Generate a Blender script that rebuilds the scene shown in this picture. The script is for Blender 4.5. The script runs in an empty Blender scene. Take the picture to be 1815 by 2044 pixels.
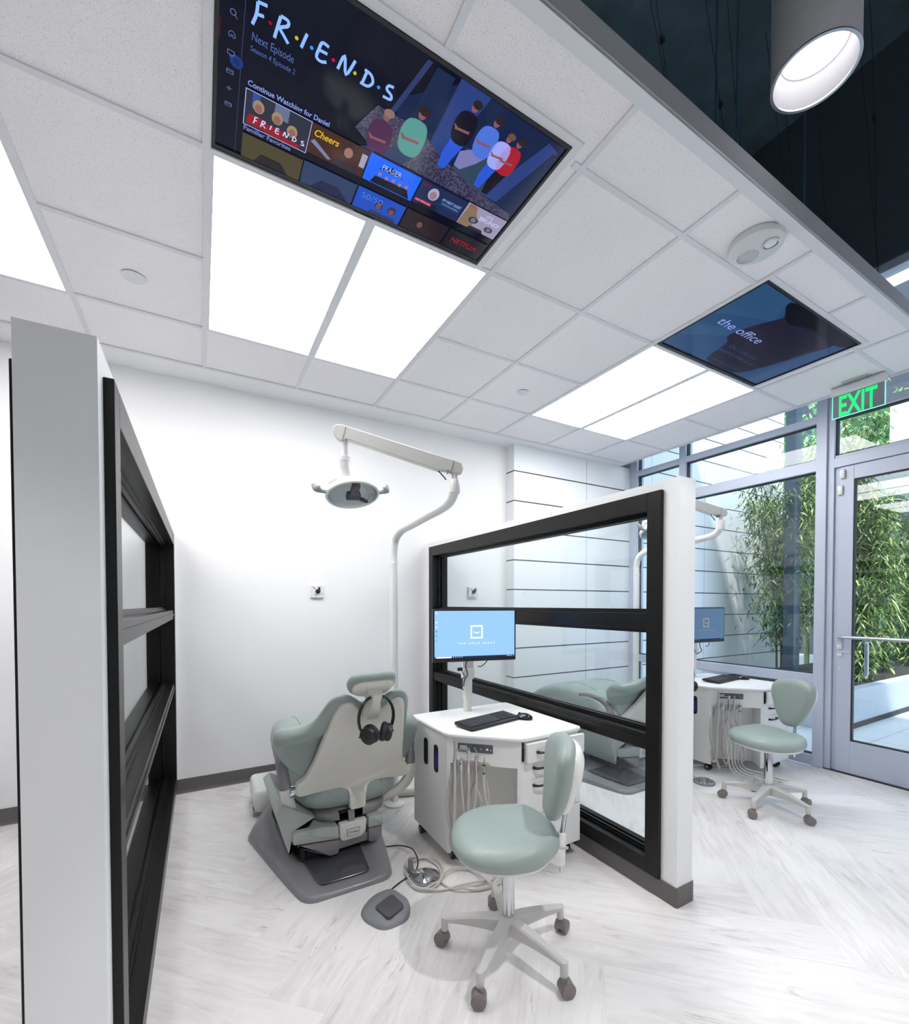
import bpy, bmesh, math, random
from mathutils import Vector, Matrix, noise
S = bpy.context.scene
COL = S.collection
R_ = math.radians
random.seed(7)

# ------------------------------------------------------------------ camera
FPX, CXP, CYP = 898.2, 918.7, 1223.3
EYE = Vector((0, 0, 1.385))
yaw, tilt, roll = R_(29.936), R_(-1.12), R_(-0.039)
Fv = Vector((math.sin(yaw) * math.cos(tilt), math.cos(yaw) * math.cos(tilt), math.sin(tilt)))
Rv = Vector((math.cos(yaw), -math.sin(yaw), 0))
Uv = Rv.cross(Fv)
Rv, Uv = Rv * math.cos(roll) + Uv * math.sin(roll), -Rv * math.sin(roll) + Uv * math.cos(roll)
cd = bpy.data.cameras.new('camera')
cam = bpy.data.objects.new('camera', cd)
COL.objects.link(cam)
cd.sensor_fit = 'HORIZONTAL'
cd.sensor_width = 36
cd.lens = FPX / 1815 * 36
cd.shift_x = -(CXP - 907.5) / 1815
cd.shift_y = (CYP - 1022) / 1815
cd.clip_start = 0.02
cam.matrix_world = Matrix(((Rv.x, Uv.x, -Fv.x, EYE.x), (Rv.y, Uv.y, -Fv.y, EYE.y), (Rv.z, Uv.z, -Fv.z, EYE.z), (0, 0, 0, 1)))
S.camera = cam

# ------------------------------------------------------------------ exposure, sky, lights
S.view_settings.view_transform = 'Standard'
S.view_settings.look = 'None'
S.view_settings.gamma = 1
S.view_settings.use_curve_mapping = False
S.view_settings.exposure = 0.27
PANEL_E = 8.5
SKY_E = 2.4
S.cycles.max_bounces = 14
S.cycles.diffuse_bounces = 8
S.cycles.transparent_max_bounces = 24
w = bpy.data.worlds.new('sky')
S.world = w
w.use_nodes = True
bg = w.node_tree.nodes['Background']
bg.inputs[0].default_value = (0.70, 0.845, 1.0, 1)
bg.inputs[1].default_value = SKY_E


def light(name, kind, loc, energy, color=(1, 1, 1), rot=(0, 0, 0), size=None, size_y=None, spot=None, blend=0.2, parent=None):
    ld = bpy.data.lights.new(name, kind)
    ld.energy = energy
    ld.color = color
    if kind == 'AREA':
        ld.shape = 'RECTANGLE'
        ld.size = size
        ld.size_y = size_y
    if kind == 'SPOT':
        ld.spot_size = spot
        ld.spot_blend = blend
        ld.shadow_soft_size = size or 0.05
    if kind == 'POINT':
        ld.shadow_soft_size = size or 0.05
    o = bpy.data.objects.new(name, ld)
    COL.objects.link(o)
    o.location = loc
    o.rotation_euler = rot
    if parent:
        o.parent = parent
    return o


light('sun', 'SUN', (0, 0, 8), 5.0, (1, 0.97, 0.9), (R_(0), R_(-30), R_(35)), None).data.angle = R_(2)


# ------------------------------------------------------------------ materials
def mat(name, col=(0.8, 0.8, 0.8), rough=0.5, metal=0.0, spec=0.5, coat=0.0, emit=None, es=1.0, noise_amt=0.0, noise_scale=20, bump=0.0, bump_scale=200):
    m = bpy.data.materials.new(name)
    m.use_nodes = True
    nt = m.node_tree
    b = nt.nodes['Principled BSDF']
    b.inputs['Base Color'].default_value = (*col, 1)
    b.inputs['Roughness'].default_value = rough
    b.inputs['Metallic'].default_value = metal
    b.inputs['Specular IOR Level'].default_value = spec
    b.inputs['Coat Weight'].default_value = coat
    if emit:
        b.inputs['Emission Color'].default_value = (*emit, 1)
        b.inputs['Emission Strength'].default_value = es
    tc = None
    if noise_amt or bump:
        tc = nt.nodes.new('ShaderNodeTexCoord')
    if noise_amt:
        n = nt.nodes.new('ShaderNodeTexNoise')
        n.inputs['Scale'].default_value = noise_scale
        n.inputs['Detail'].default_value = 4
        nt.links.new(tc.outputs['Object'], n.inputs['Vector'])
        mp = nt.nodes.new('ShaderNodeMapRange')
        mp.inputs['From Min'].default_value = 0.3
        mp.inputs['From Max'].default_value = 0.7
        mp.inputs['To Min'].default_value = 1 - noise_amt
        mp.inputs['To Max'].default_value = 1 + noise_amt * 0.4
        nt.links.new(n.outputs['Fac'], mp.inputs['Value'])
        mx = nt.nodes.new('ShaderNodeVectorMath')
        mx.operation = 'SCALE'
        mx.inputs[0].default_value = col
        nt.links.new(mp.outputs[0], mx.inputs['Scale'])
        nt.links.new(mx.outputs[0], b.inputs['Base Color'])
    if bump:
        n = nt.nodes.new('ShaderNodeTexNoise')
        n.inputs['Scale'].default_value = bump_scale
        nt.links.new(tc.outputs['Object'], n.inputs['Vector'])
        bp = nt.nodes.new('ShaderNodeBump')
        bp.inputs['Strength'].default_value = bump
        bp.inputs['Distance'].default_value = 0.002
        nt.links.new(n.outputs['Fac'], bp.inputs['Height'])
        nt.links.new(bp.outputs[0], b.inputs['Normal'])
    return m


def emis(name, col, s=1.0, rough=0.12):
    return mat(name, (0.004, 0.004, 0.006), rough, spec=0.16, emit=col, es=s)


def glass_mat(name, tint=(0.93, 0.98, 0.98), refl=1.0):
    m = bpy.data.materials.new(name)
    m.use_nodes = True
    nt = m.node_tree
    for n in list(nt.nodes):
        if n.type != 'OUTPUT_MATERIAL':
            nt.nodes.remove(n)
    out = [n for n in nt.nodes if n.type == 'OUTPUT_MATERIAL'][0]
    tr = nt.nodes.new('ShaderNodeBsdfTransparent')
    tr.inputs[0].default_value = (*tint, 1)
    gl = nt.nodes.new('ShaderNodeBsdfGlossy')
    gl.inputs['Roughness'].default_value = 0.0
    ge = nt.nodes.new('ShaderNodeNewGeometry')
    dt = nt.nodes.new('ShaderNodeVectorMath'); dt.operation = 'DOT_PRODUCT'
    nt.links.new(ge.outputs['Incoming'], dt.inputs[0]); nt.links.new(ge.outputs['Normal'], dt.inputs[1])
    ab = nt.nodes.new('ShaderNodeMath'); ab.operation = 'ABSOLUTE'; nt.links.new(dt.outputs['Value'], ab.inputs[0])
    om = nt.nodes.new('ShaderNodeMath'); om.operation = 'SUBTRACT'; om.inputs[0].default_value = 1; nt.links.new(ab.outputs[0], om.inputs[1])
    pw = nt.nodes.new('ShaderNodeMath'); pw.operation = 'POWER'; pw.inputs[1].default_value = 5; nt.links.new(om.outputs[0], pw.inputs[0])
    ma = nt.nodes.new('ShaderNodeMath'); ma.operation = 'MULTIPLY_ADD'; ma.inputs[1].default_value = 0.96; ma.inputs[2].default_value = 0.04; nt.links.new(pw.outputs[0], ma.inputs[0])
    mu = nt.nodes.new('ShaderNodeMath'); mu.operation = 'MULTIPLY'; mu.inputs[1].default_value = refl; mu.use_clamp = True
    mx = nt.nodes.new('ShaderNodeMixShader')
    nt.links.new(ma.outputs[0], mu.inputs[0])
    nt.links.new(mu.outputs[0], mx.inputs[0])
    nt.links.new(tr.outputs[0], mx.inputs[1])
    nt.links.new(gl.outputs[0], mx.inputs[2])
    nt.links.new(mx.outputs[0], out.inputs[0])
    return m


M = dict(
    wall=mat('wall_paint', (0.865, 0.862, 0.872), 0.65, noise_amt=0.015, noise_scale=1.5),
    part=mat('partition_paint', (0.84, 0.85, 0.86), 0.6),
    black=mat('black_frame_metal', (0.005, 0.0047, 0.0047), 0.32, spec=0.3, noise_amt=0.2, noise_scale=6),
    cove=mat('grey_wall_base', (0.12, 0.112, 0.11), 0.5),
    tbar=mat('ceiling_bar_white', (0.68, 0.695, 0.73), 0.5),
    gyp=mat('ceiling_gypsum', (0.80, 0.81, 0.82), 0.7),
    fascia=mat('fascia_paint', (0.36, 0.37, 0.395), 0.9, spec=0.15),
    green=mat('sage_upholstery', (0.305, 0.370, 0.345), 0.38, coat=0.08, noise_amt=0.04, noise_scale=3, bump=0.25, bump_scale=350),
    seam=mat('seam_thread', (0.10, 0.14, 0.12), 0.7),
    cream=mat('cream_plastic', (0.72, 0.71, 0.655), 0.33),
    white=mat('white_plastic', (0.80, 0.80, 0.785), 0.3),
    lam=mat('white_laminate', (0.82, 0.82, 0.81), 0.4),
    top=mat('white_worktop', (0.88, 0.885, 0.89), 0.35),
    grey=mat('grey_plastic', (0.225, 0.215, 0.235), 0.3, coat=0.2),
    greyl=mat('light_grey_plastic', (0.40, 0.43, 0.41), 0.35),
    greyd=mat('dark_grey_tray', (0.055, 0.058, 0.07), 0.18, coat=0.5),
    pedal=mat('pedal_grey', (0.22, 0.222, 0.245), 0.5, bump=0.3, bump_scale=600),
    padd=mat('pedal_dark', (0.075, 0.075, 0.085), 0.55),
    stoolw=mat('stool_base_plastic', (0.56, 0.545, 0.53), 0.4),
    caster=mat('caster_taupe', (0.20, 0.175, 0.168), 0.4),
    chrome=mat('chrome', (0.62, 0.63, 0.66), 0.06, metal=1.0),
    steel=mat('brushed_steel', (0.55, 0.56, 0.59), 0.28, metal=1.0),
    blk=mat('black_plastic', (0.012, 0.012, 0.016), 0.35),
    rub=mat('black_rubber', (0.02, 0.02, 0.022), 0.6),
    hole=mat('dark_void', (0.004, 0.004, 0.005), 0.7),
    hose=mat('hose_grey', (0.56, 0.54, 0.51), 0.45),
    hosed=mat('hose_corrugated', (0.55, 0.54, 0.48), 0.5),
    alu=mat('storefront_aluminium', (0.52, 0.57, 0.68), 0.45, metal=0.15),
    alud=mat('storefront_gasket', (0.02, 0.025, 0.03), 0.6),
    darkc=mat('dark_deck_paint', (0.085, 0.135, 0.165), 0.9, noise_amt=0.35, noise_scale=2.5),
    darkw=mat('dark_wall_paint', (0.05, 0.075, 0.098), 0.8),
    pend=mat('pendant_shell', (0.62, 0.61, 0.64), 0.4),
    glass=glass_mat('window_glass', (0.95, 0.975, 0.995), 1.0),
    pglass=glass_mat('partition_glass', (0.955, 0.985, 0.99), 1.0),
    wire=mat('wire_black', (0.01, 0.01, 0.012), 0.5),
    lens=emis('panel_lens', (1.0, 0.99, 0.985), PANEL_E),
)

# ceiling tile: speckled mineral board
def tile_mat():
    m = mat('ceiling_tile', (0.70, 0.71, 0.725), 0.9)
    nt = m.node_tree
    b = nt.nodes['Principled BSDF']
    tc = nt.nodes.new('ShaderNodeTexCoord')
    n = nt.nodes.new('ShaderNodeTexNoise')
    n.inputs['Scale'].default_value = 230
    n.inputs['Detail'].default_value = 3
    nt.links.new(tc.outputs['Object'], n.inputs['Vector'])
    cr = nt.nodes.new('ShaderNodeValToRGB')
    cr.color_ramp.elements[0].position = 0.33
    cr.color_ramp.elements[0].color = (0.64, 0.63, 0.65, 1)
    cr.color_ramp.elements[1].position = 0.42
    cr.color_ramp.elements[1].color = (0.84, 0.825, 0.845, 1)
    nt.links.new(n.outputs['Fac'], cr.inputs[0])
    nt.links.new(cr.outputs[0], b.inputs['Base Color'])
    bp = nt.nodes.new('ShaderNodeBump')
    bp.inputs['Strength'].default_value = 0.4
    bp.inputs['Distance'].default_value = 0.002
    nt.links.new(n.outputs['Fac'], bp.inputs['Height'])
    nt.links.new(bp.outputs[0], b.inputs['Normal'])
    return m
M['tile'] = tile_mat()


def joint_panel_mat(name, axis, z0, dz, x0, dx, base=(0.84, 0.86, 0.88), jc=(0.02, 0.022, 0.03), jw=0.012, vw=0.006):
    """white wall panels; joint lines where (z-z0)/dz is whole, thin verticals where (u-x0)/dx is whole"""
    m = mat(name, base, 0.35)
    nt = m.node_tree
    b = nt.nodes['Principled BSDF']
    g = nt.nodes.new('ShaderNodeNewGeometry')
    sp = nt.nodes.new('ShaderNodeSeparateXYZ')
    nt.links.new(g.outputs['Position'], sp.inputs[0])

    def line(out, o0, d, wd):
        a = nt.nodes.new('ShaderNodeMath'); a.operation = 'SUBTRACT'; a.inputs[1].default_value = o0 - wd / 2
        nt.links.new(out, a.inputs[0])
        c = nt.nodes.new('ShaderNodeMath'); c.operation = 'DIVIDE'; c.inputs[1].default_value = d
        nt.links.new(a.outputs[0], c.inputs[0])
        f = nt.nodes.new('ShaderNodeMath'); f.operation = 'FRACT'
        nt.links.new(c.outputs[0], f.inputs[0])
        l = nt.nodes.new('ShaderNodeMath'); l.operation = 'LESS_THAN'; l.inputs[1].default_value = wd / d
        nt.links.new(f.outputs[0], l.inputs[0])
        return l.outputs[0]
    h = line(sp.outputs['Z'], z0, dz, jw)
    v = line(sp.outputs[axis], x0, dx, vw)
    m1 = nt.nodes.new('ShaderNodeMix'); m1.data_type = 'RGBA'
    m1.inputs['A'].default_value = (*base, 1)
    m1.inputs['B'].default_value = (0.30, 0.32, 0.36, 1)
    nt.links.new(v, m1.inputs['Factor'])
    m2 = nt.nodes.new('ShaderNodeMix'); m2.data_type = 'RGBA'
    m2.inputs['B'].default_value = (*jc, 1)
    nt.links.new(m1.outputs['Result'], m2.inputs['A'])
    nt.links.new(h, m2.inputs['Factor'])
    nt.links.new(m2.outputs['Result'], b.inputs['Base Color'])
    return m


# ------------------------------------------------------------------ mesh helpers
def tagit(o, label=None, cat=None, group=None, kind=None):
    if label: o['label'] = label
    if cat: o['category'] = cat
    if group: o['group'] = group
    if kind: o['kind'] = kind
    return o


def ob(name, bm, m, parent=None, smooth=True, ang=35, loc=None):
    me = bpy.data.meshes.new(name)
    bmesh.ops.recalc_face_normals(bm, faces=bm.faces[:])
    bm.to_mesh(me)
    bm.free()
    for mm in (m if isinstance(m, (list, tuple)) else [m]):
        me.materials.append(M[mm] if isinstance(mm, str) else mm)
    if smooth:
        me.polygons.foreach_set('use_smooth', [True] * len(me.polygons))
        me.set_sharp_from_angle(angle=R_(ang))
    o = bpy.data.objects.new(name, me)
    COL.objects.link(o)
    if parent: o.parent = parent
    if loc: o.location = loc
    return o


def thing(name, label, cat, loc=(0, 0, 0), rz=0, group=None):
    o = bpy.data.objects.new(name, None)
    COL.objects.link(o)
    o.empty_display_size = 0.1
    o.location = loc
    o.rotation_euler = (0, 0, rz)
    return tagit(o, label, cat, group)


def struct(name, bm, m, parent=None, smooth=False):
    o = ob(name, bm, m, parent, smooth)
    if not parent: o['kind'] = 'structure'
    return o


def dup(o, parent=None):
    c = o.copy()
    COL.objects.link(c)
    c.parent = parent
    for ch in list(o.children):
        dup(ch, c)
    return c


def NB():
    return bmesh.new()


def merge(bm, src):
    me = bpy.data.meshes.new('tmp')
    src.to_mesh(me)
    src.free()
    bm.from_mesh(me)
    bpy.data.meshes.remove(me)
    return bm


def box(bm, x0, x1, y0, y1, z0, z1, bev=0.0, seg=2, mtx=None, mi=0):
    b = NB()
    bmesh.ops.create_cube(b, size=1)
    bmesh.ops.scale(b, vec=(x1 - x0, y1 - y0, z1 - z0), verts=b.verts[:])
    bmesh.ops.translate(b, vec=((x0 + x1) / 2, (y0 + y1) / 2, (z0 + z1) / 2), verts=b.verts[:])
    if bev:
        bmesh.ops.bevel(b, geom=b.edges[:], offset=bev, segments=seg, profile=0.5, affect='EDGES')
    if mtx is not None:
        bmesh.ops.transform(b, matrix=mtx, verts=b.verts[:])
    for f in b.faces: f.material_index = mi
    return merge(bm, b)


def round_poly(pts, r, seg=5):
    out = []
    n = len(pts)
    for i in range(n):
        p0, p, p1 = Vector(pts[i - 1]), Vector(pts[i]), Vector(pts[(i + 1) % n])
        rr = r[i] if isinstance(r, (list, tuple)) else r
        a, b = (p0 - p), (p1 - p)
        d = min(rr, a.length * 0.48, b.length * 0.48)
        if d < 1e-5:
            out.append(p); continue
        s, e = p + a.normalized() * d, p + b.normalized() * d
        for k in range(seg + 1):
            t = k / seg
            out.append(s * (1 - t) ** 2 + p * 2 * t * (1 - t) + e * t * t)
    return out


def smooth_closed(pts, n=72):
    """Catmull-Rom through pts, resampled to n"""
    P = [Vector(p) for p in pts]
    m = len(P)
    dense = []
    for i in range(m):
        p0, p1, p2, p3 = P[i - 1], P[i], P[(i + 1) % m], P[(i + 2) % m]
        for k in range(12):
            t = k / 12
            dense.append(0.5 * ((2 * p1) + (p2 - p0) * t + (2 * p0 - 5 * p1 + 4 * p2 - p3) * t * t + (3 * p1 - p0 - 3 * p2 + p3) * t ** 3))
    return resample(dense, n, True)


def resample(P, n, closed=True):
    Q = P + [P[0]] if closed else P
    L = [0]
    for a, b in zip(Q, Q[1:]): L.append(L[-1] + (b - a).length)
    out = []
    j = 0
    cnt = n if closed else n - 1
    for i in range(n):
        t = L[-1] * i / cnt
        while j < len(L) - 2 and L[j + 1] < t: j += 1
        d = L[j + 1] - L[j]
        f = 0 if d < 1e-9 else (t - L[j]) / d
        out.append(Q[j].lerp(Q[j + 1], min(1, max(0, f))))
    return out


def inset(P, d):
    """move closed 2-D outline inwards by d"""
    n = len(P)
    area = sum(P[i - 1].x * P[i].y - P[i].x * P[i - 1].y for i in range(n))
    sg = 1 if area > 0 else -1
    out = []
    for i in range(n):
        t = (P[(i + 1) % n] - P[i - 1])
        if t.length < 1e-9: out.append(P[i].copy()); continue
        t.normalize()
        out.append(P[i] + Vector((-t.y, t.x)) * d * sg)
    return out


def layered(bm, outline, layers, fn, cap=True):
    """outline 2-D; layers [(inset, height)]; fn(x, y, h) -> point. closed solid"""
    rings = []
    for ins, h in layers:
        pts = inset(outline, ins) if abs(ins) > 1e-9 else outline
        rings.append([bm.verts.new(fn(p.x, p.y, h)) for p in pts])
    n = len(outline)
    for a, b in zip(rings, rings[1:]):
        for i in range(n):
            bm.faces.new((a[i], a[(i + 1) % n], b[(i + 1) % n], b[i]))
    if cap:
        bm.faces.new(rings[0][::-1])
        bm.faces.new(rings[-1])
    return rings


def prism(bm, pts, z0, z1, bev=0.0, seg=2, fn=None):
    P = [Vector(p[:2]) for p in pts]
    fn = fn or (lambda x, y, h: Vector((x, y, h)))
    if bev <= 0:
        L = [(0, z0), (0, z1)]
    else:
        L = []
        for k in range(seg + 1):
            a = math.pi / 2 * k / seg
            L.append((bev * (1 - math.sin(a)), z0 + bev * (1 - math.cos(a))))
        for k in range(seg + 1):
            a = math.pi / 2 * k / seg
            L.append((bev * (1 - math.cos(a)), z1 - bev * (1 - math.sin(a))))
    b = NB()
    layered(b, P, L, fn)
    return merge(bm, b)


def loft(bm, rings, cap=True, closed=True):
    V = [[bm.verts.new(p) for p in r] for r in rings]
    n = len(V[0])
    for a, b in zip(V, V[1:]):
        for i in range(n if closed else n - 1):
            bm.faces.new((a[i], a[(i + 1) % n], b[(i + 1) % n], b[i]))
    if cap:
        bm.faces.new(V[0][::-1])
        bm.faces.new(V[-1])
    return bm


def tube(bm, path, r, seg=12, cap=True, smooth=0, flat=None):
    P = [Vector(p) for p in path]
    if smooth:
        D = []
        m = len(P)
        for i in range(m - 1):
            p0, p1, p2, p3 = P[max(0, i - 1)], P[i], P[i + 1], P[min(m - 1, i + 2)]
            for k in range(smooth):
                t = k / smooth
                D.append(0.5 * ((2 * p1) + (p2 - p0) * t + (2 * p0 - 5 * p1 + 4 * p2 - p3) * t * t + (3 * p1 - p0 - 3 * p2 + p3) * t ** 3))
        D.append(P[-1])
        if isinstance(r, (list, tuple)):
            rr = []
            for i in range(m - 1):
                for k in range(smooth): rr.append(r[i] + (r[i + 1] - r[i]) * k / smooth)
            rr.append(r[-1]); r = rr
        P = D
    n = len(P)
    T = []
    for i in range(n):
        t = P[min(n - 1, i + 1)] - P[max(0, i - 1)]
        T.append(t.normalized() if t.length > 1e-9 else Vector((0, 0, 1)))
    up = Vector((0, 0, 1)) if abs(T[0].z) < 0.9 else Vector((1, 0, 0))
    N = (up - T[0] * up.dot(T[0])).normalized()
    rings = []
    for i in range(n):
        N = (N - T[i] * N.dot(T[i])).normalized()
        B = T[i].cross(N)
        ri = r[i] if isinstance(r, (list, tuple)) else r
        fl = flat or (1, 1)
        rings.append([P[i] + (N * math.cos(a) * fl[0] + B * math.sin(a) * fl[1]) * ri for a in [2 * math.pi * k / seg for k in range(seg)]])
    b = NB()
    loft(b, rings, cap)
    return merge(bm, b)


def lathe(bm, prof, seg=32, mtx=None, cap=True):
    b = NB()
    rings = [[Vector((rr * math.cos(2 * math.pi * k / seg), rr * math.sin(2 * math.pi * k / seg), z)) for k in range(seg)] for rr, z in prof]
    loft(b, rings, cap)
    if mtx is not None: bmesh.ops.transform(b, matrix=mtx, verts=b.verts[:])
    return merge(bm, b)


def cyl(bm, p0, p1, r, seg=16, bev=0.0):
    p0, p1 = Vector(p0), Vector(p1)
    d = p1 - p0
    L = d.length
    q = Vector((0, 0, 1)).rotation_difference(d.normalized()).to_matrix().to_4x4()
    pr = [(r, 0), (r, L)] if not bev else [(r - bev, 0), (r - bev * 0.3, bev * 0.3), (r, bev), (r, L - bev), (r - bev * 0.3, L - bev * 0.3), (r - bev, L)]
    return lathe(bm, pr, seg, Matrix.Translation(p0) @ q)


def ellipsoid(bm, c, rad, mtx=None, seg=24, rings=14):
    b = NB()
    bmesh.ops.create_uvsphere(b, u_segments=seg, v_segments=rings, radius=1)
    bmesh.ops.scale(b, vec=rad, verts=b.verts[:])
    if mtx is not None: bmesh.ops.transform(b, matrix=mtx, verts=b.verts[:])
    bmesh.ops.translate(b, vec=c, verts=b.verts[:])
    return merge(bm, b)


def text_bm(body, size, fn, extrude=0.0, align='LEFT', shear=0.0, spacing=1.0, bold=0.0, sx=1.0):
    """lettering as a mesh; fn(x, y, z) maps flat text coords to 3-D"""
    cu = bpy.data.curves.new('t', 'FONT')
    cu.body = body
    cu.size = size
    cu.align_x = align
    cu.extrude = extrude
    cu.shear = shear
    cu.space_character = spacing
    cu.offset = bold
    cu.resolution_u = 3
    o = bpy.data.objects.new('t', cu)
    COL.objects.link(o)
    me = o.to_mesh()
    b = NB()
    b.from_mesh(me)
    o.to_mesh_clear()
    bpy.data.objects.remove(o)
    bpy.data.curves.remove(cu)
    for v in b.verts:
        v.co = fn(v.co.x * sx, v.co.y, v.co.z)
    return b


def quadf(bm, pts, mi=0):
    f = bm.faces.new([bm.verts.new(p) for p in pts])
    f.material_index = mi
    return f
# ================================================================== the room
ZC = 3.021            # ceiling height
X0, Y0, GS = -0.573, 1.8745, 0.6096
GX = [X0 + GS * k for k in range(-9, 9)]      # ceiling grid, lines along y
YE = 3.60             # tile edge near the back wall
YF = 0.985            # edge of the dropped ceiling, open hall in front
XE = 4.29             # tile edge near the storefront
YW = 3.86             # back wall
XG = 4.517            # inner face of storefront
XL0 = -5.2

# floor: herringbone planks, each plank a face pair with its own uv and tone
def floor_build():
    bm = NB()
    uv = bm.loops.layers.uv.new('UVMap')
    cl = bm.loops.layers.color.new('tone')
    Wd, n = 0.23, 6
    L = Wd * n
    rnd = random.Random(3)
    c45 = Matrix.Rotation(R_(45), 2)
    lim = (XL0, XG - 0.0, -3.0, YW)
    def plank(ox, oy, horiz):
        w_, h_ = (L, Wd) if horiz else (Wd, L)
        P = [Vector((ox, oy)), Vector((ox + w_, oy)), Vector((ox + w_, oy + h_)), Vector((ox, oy + h_))]
        uvs = [(0, 0), (L, 0), (L, Wd), (0, Wd)] if horiz else [(0, 0), (0, Wd), (L, Wd), (L, 0)]
        Q = [c45 @ p + Vector((0.35, 1.2)) for p in P]
        pts = [(q, u) for q, u in zip(Q, uvs)]
        # clip to room rectangle
        for ax, val, sg in ((0, lim[0], 1), (0, lim[1], -1), (1, lim[2], 1), (1, lim[3], -1)):
            out = []
            for i in range(len(pts)):
                a, b = pts[i - 1], pts[i]
                da, db = (a[0][ax] - val) * sg, (b[0][ax] - val) * sg
                if (da >= 0) != (db >= 0):
                    t = da / (da - db)
                    out.append((a[0].lerp(b[0], t), (a[1][0] + (b[1][0] - a[1][0]) * t, a[1][1] + (b[1][1] - a[1][1]) * t)))
                if db >= 0: out.append(b)
            pts = out
            if len(pts) < 3: return
        ou, ov, tn = rnd.random() * 40, rnd.random() * 40, rnd.random()
        f = bm.faces.new([bm.verts.new((p[0].x, p[0].y, 0)) for p in pts])
        for lp, p in zip(f.loops, pts):
            lp[uv].uv = (p[1][0] + ou, p[1][1] + ov)
            lp[cl] = (tn, p[1][1] / Wd, 0, 1)
    for i in range(-60, 60):
        for j in range(-14, 15):
            ox, oy = i * Wd + j * L, i * Wd - j * L
            plank(ox, oy, True)
            plank(ox + L, oy - L + Wd, False)
    me_o = None
    m = mat('whitewashed_planks', (0.7, 0.7, 0.7), 0.42, spec=0.35)
    nt = m.node_tree
    b = nt.nodes['Principled BSDF']
    N = nt.nodes.new
    uvn = N('ShaderNodeUVMap'); uvn.uv_map = 'UVMap'
    mp = N('ShaderNodeMapping'); mp.inputs['Scale'].default_value = (0.9, 6.5, 1)
    nt.links.new(uvn.outputs[0], mp.inputs[0])
    n1 = N('ShaderNodeTexNoise'); n1.inputs['Scale'].default_value = 3.2; n1.inputs['Detail'].default_value = 9; n1.inputs['Roughness'].default_value = 0.68; n1.inputs['Distortion'].default_value = 1.1
    nt.links.new(mp.outputs[0], n1.inputs['Vector'])
    n2 = N('ShaderNodeTexNoise'); n2.inputs['Scale'].default_value = 2.6; n2.inputs['Detail'].default_value = 3
    nt.links.new(uvn.outputs[0], n2.inputs['Vector'])
    mu = N('ShaderNodeMath'); mu.operation = 'MULTIPLY_ADD'; mu.inputs[1].default_value = 0.62
    nt.links.new(n1.outputs['Fac'], mu.inputs[0])
    mu2 = N('ShaderNodeMath'); mu2.operation = 'MULTIPLY'; mu2.inputs[1].default_value = 0.46
    nt.links.new(n2.outputs['Fac'], mu2.inputs[0])
    nt.links.new(mu2.outputs[0], mu.inputs[2])
    cr = N('ShaderNodeValToRGB')
    e = cr.color_ramp.elements
    e[0].position = 0.33; e[0].color = (0.46, 0.43, 0.42, 1)
    e[1].position = 0.60; e[1].color = (0.80, 0.775, 0.77, 1)
    x = e.new(0.46); x.color = (0.70, 0.67, 0.665, 1)
    nt.links.new(mu.outputs[0], cr.inputs[0])
    # cracks: narrow dark band of a stretched noise
    mp3 = N('ShaderNodeMapping'); mp3.inputs['Scale'].default_value = (0.8, 7, 1)
    nt.links.new(uvn.outputs[0], mp3.inputs[0])
    n3 = N('ShaderNodeTexNoise'); n3.inputs['Scale'].default_value = 1.6; n3.inputs['Detail'].default_value = 5; n3.inputs['Distortion'].default_value = 0.4
    nt.links.new(mp3.outputs[0], n3.inputs['Vector'])
    s3 = N('ShaderNodeMath'); s3.operation = 'SUBTRACT'; s3.inputs[1].default_value = 0.5
    nt.links.new(n3.outputs['Fac'], s3.inputs[0])
    a3 = N('ShaderNodeMath'); a3.operation = 'ABSOLUTE'
    nt.links.new(s3.outputs[0], a3.inputs[0])
    r3 = N('ShaderNodeMapRange'); r3.inputs['From Min'].default_value = 0.0; r3.inputs['From Max'].default_value = 0.006; r3.inputs['To Min'].default_value = 0.5; r3.inputs['To Max'].default_value = 0
    nt.links.new(a3.outputs[0], r3.inputs['Value'])
    n4 = N('ShaderNodeTexNoise'); n4.inputs['Scale'].default_value = 4.0
    nt.links.new(uvn.outputs[0], n4.inputs['Vector'])
    r4 = N('ShaderNodeMapRange'); r4.inputs['From Min'].default_value = 0.57; r4.inputs['From Max'].default_value = 0.64
    nt.links.new(n4.outputs['Fac'], r4.inputs['Value'])
    m34 = N('ShaderNodeMath'); m34.operation = 'MULTIPLY'
    nt.links.new(r3.outputs[0], m34.inputs[0]); nt.links.new(r4.outputs[0], m34.inputs[1])
    mxc = N('ShaderNodeMix'); mxc.data_type = 'RGBA'; mxc.inputs['B'].default_value = (0.20, 0.18, 0.17, 1)
    nt.links.new(m34.outputs[0], mxc.inputs['Factor']); nt.links.new(cr.outputs[0], mxc.inputs['A'])
    # per plank tone and plank edge line
    at = N('ShaderNodeVertexColor'); at.layer_name = 'tone'
    sp = N('ShaderNodeSeparateColor')
    nt.links.new(at.outputs[0], sp.inputs[0])
    r5 = N('ShaderNodeMapRange'); r5.inputs['To Min'].default_value = 0.93; r5.inputs['To Max'].default_value = 1.04
    nt.links.new(sp.outputs[0], r5.inputs['Value'])
    ed = N('ShaderNodeMath'); ed.operation = 'SUBTRACT'; ed.inputs[1].default_value = 0.5
    nt.links.new(sp.outputs[1], ed.inputs[0])
    ea = N('ShaderNodeMath'); ea.operation = 'ABSOLUTE'; nt.links.new(ed.outputs[0], ea.inputs[0])
    er = N('ShaderNodeMapRange'); er.inputs['From Min'].default_value = 0.488; er.inputs['From Max'].default_value = 0.5; er.inputs['To Min'].default_value = 1; er.inputs['To Max'].default_value = 0.90
    nt.links.new(ea.outputs[0], er.inputs['Value'])
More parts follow.
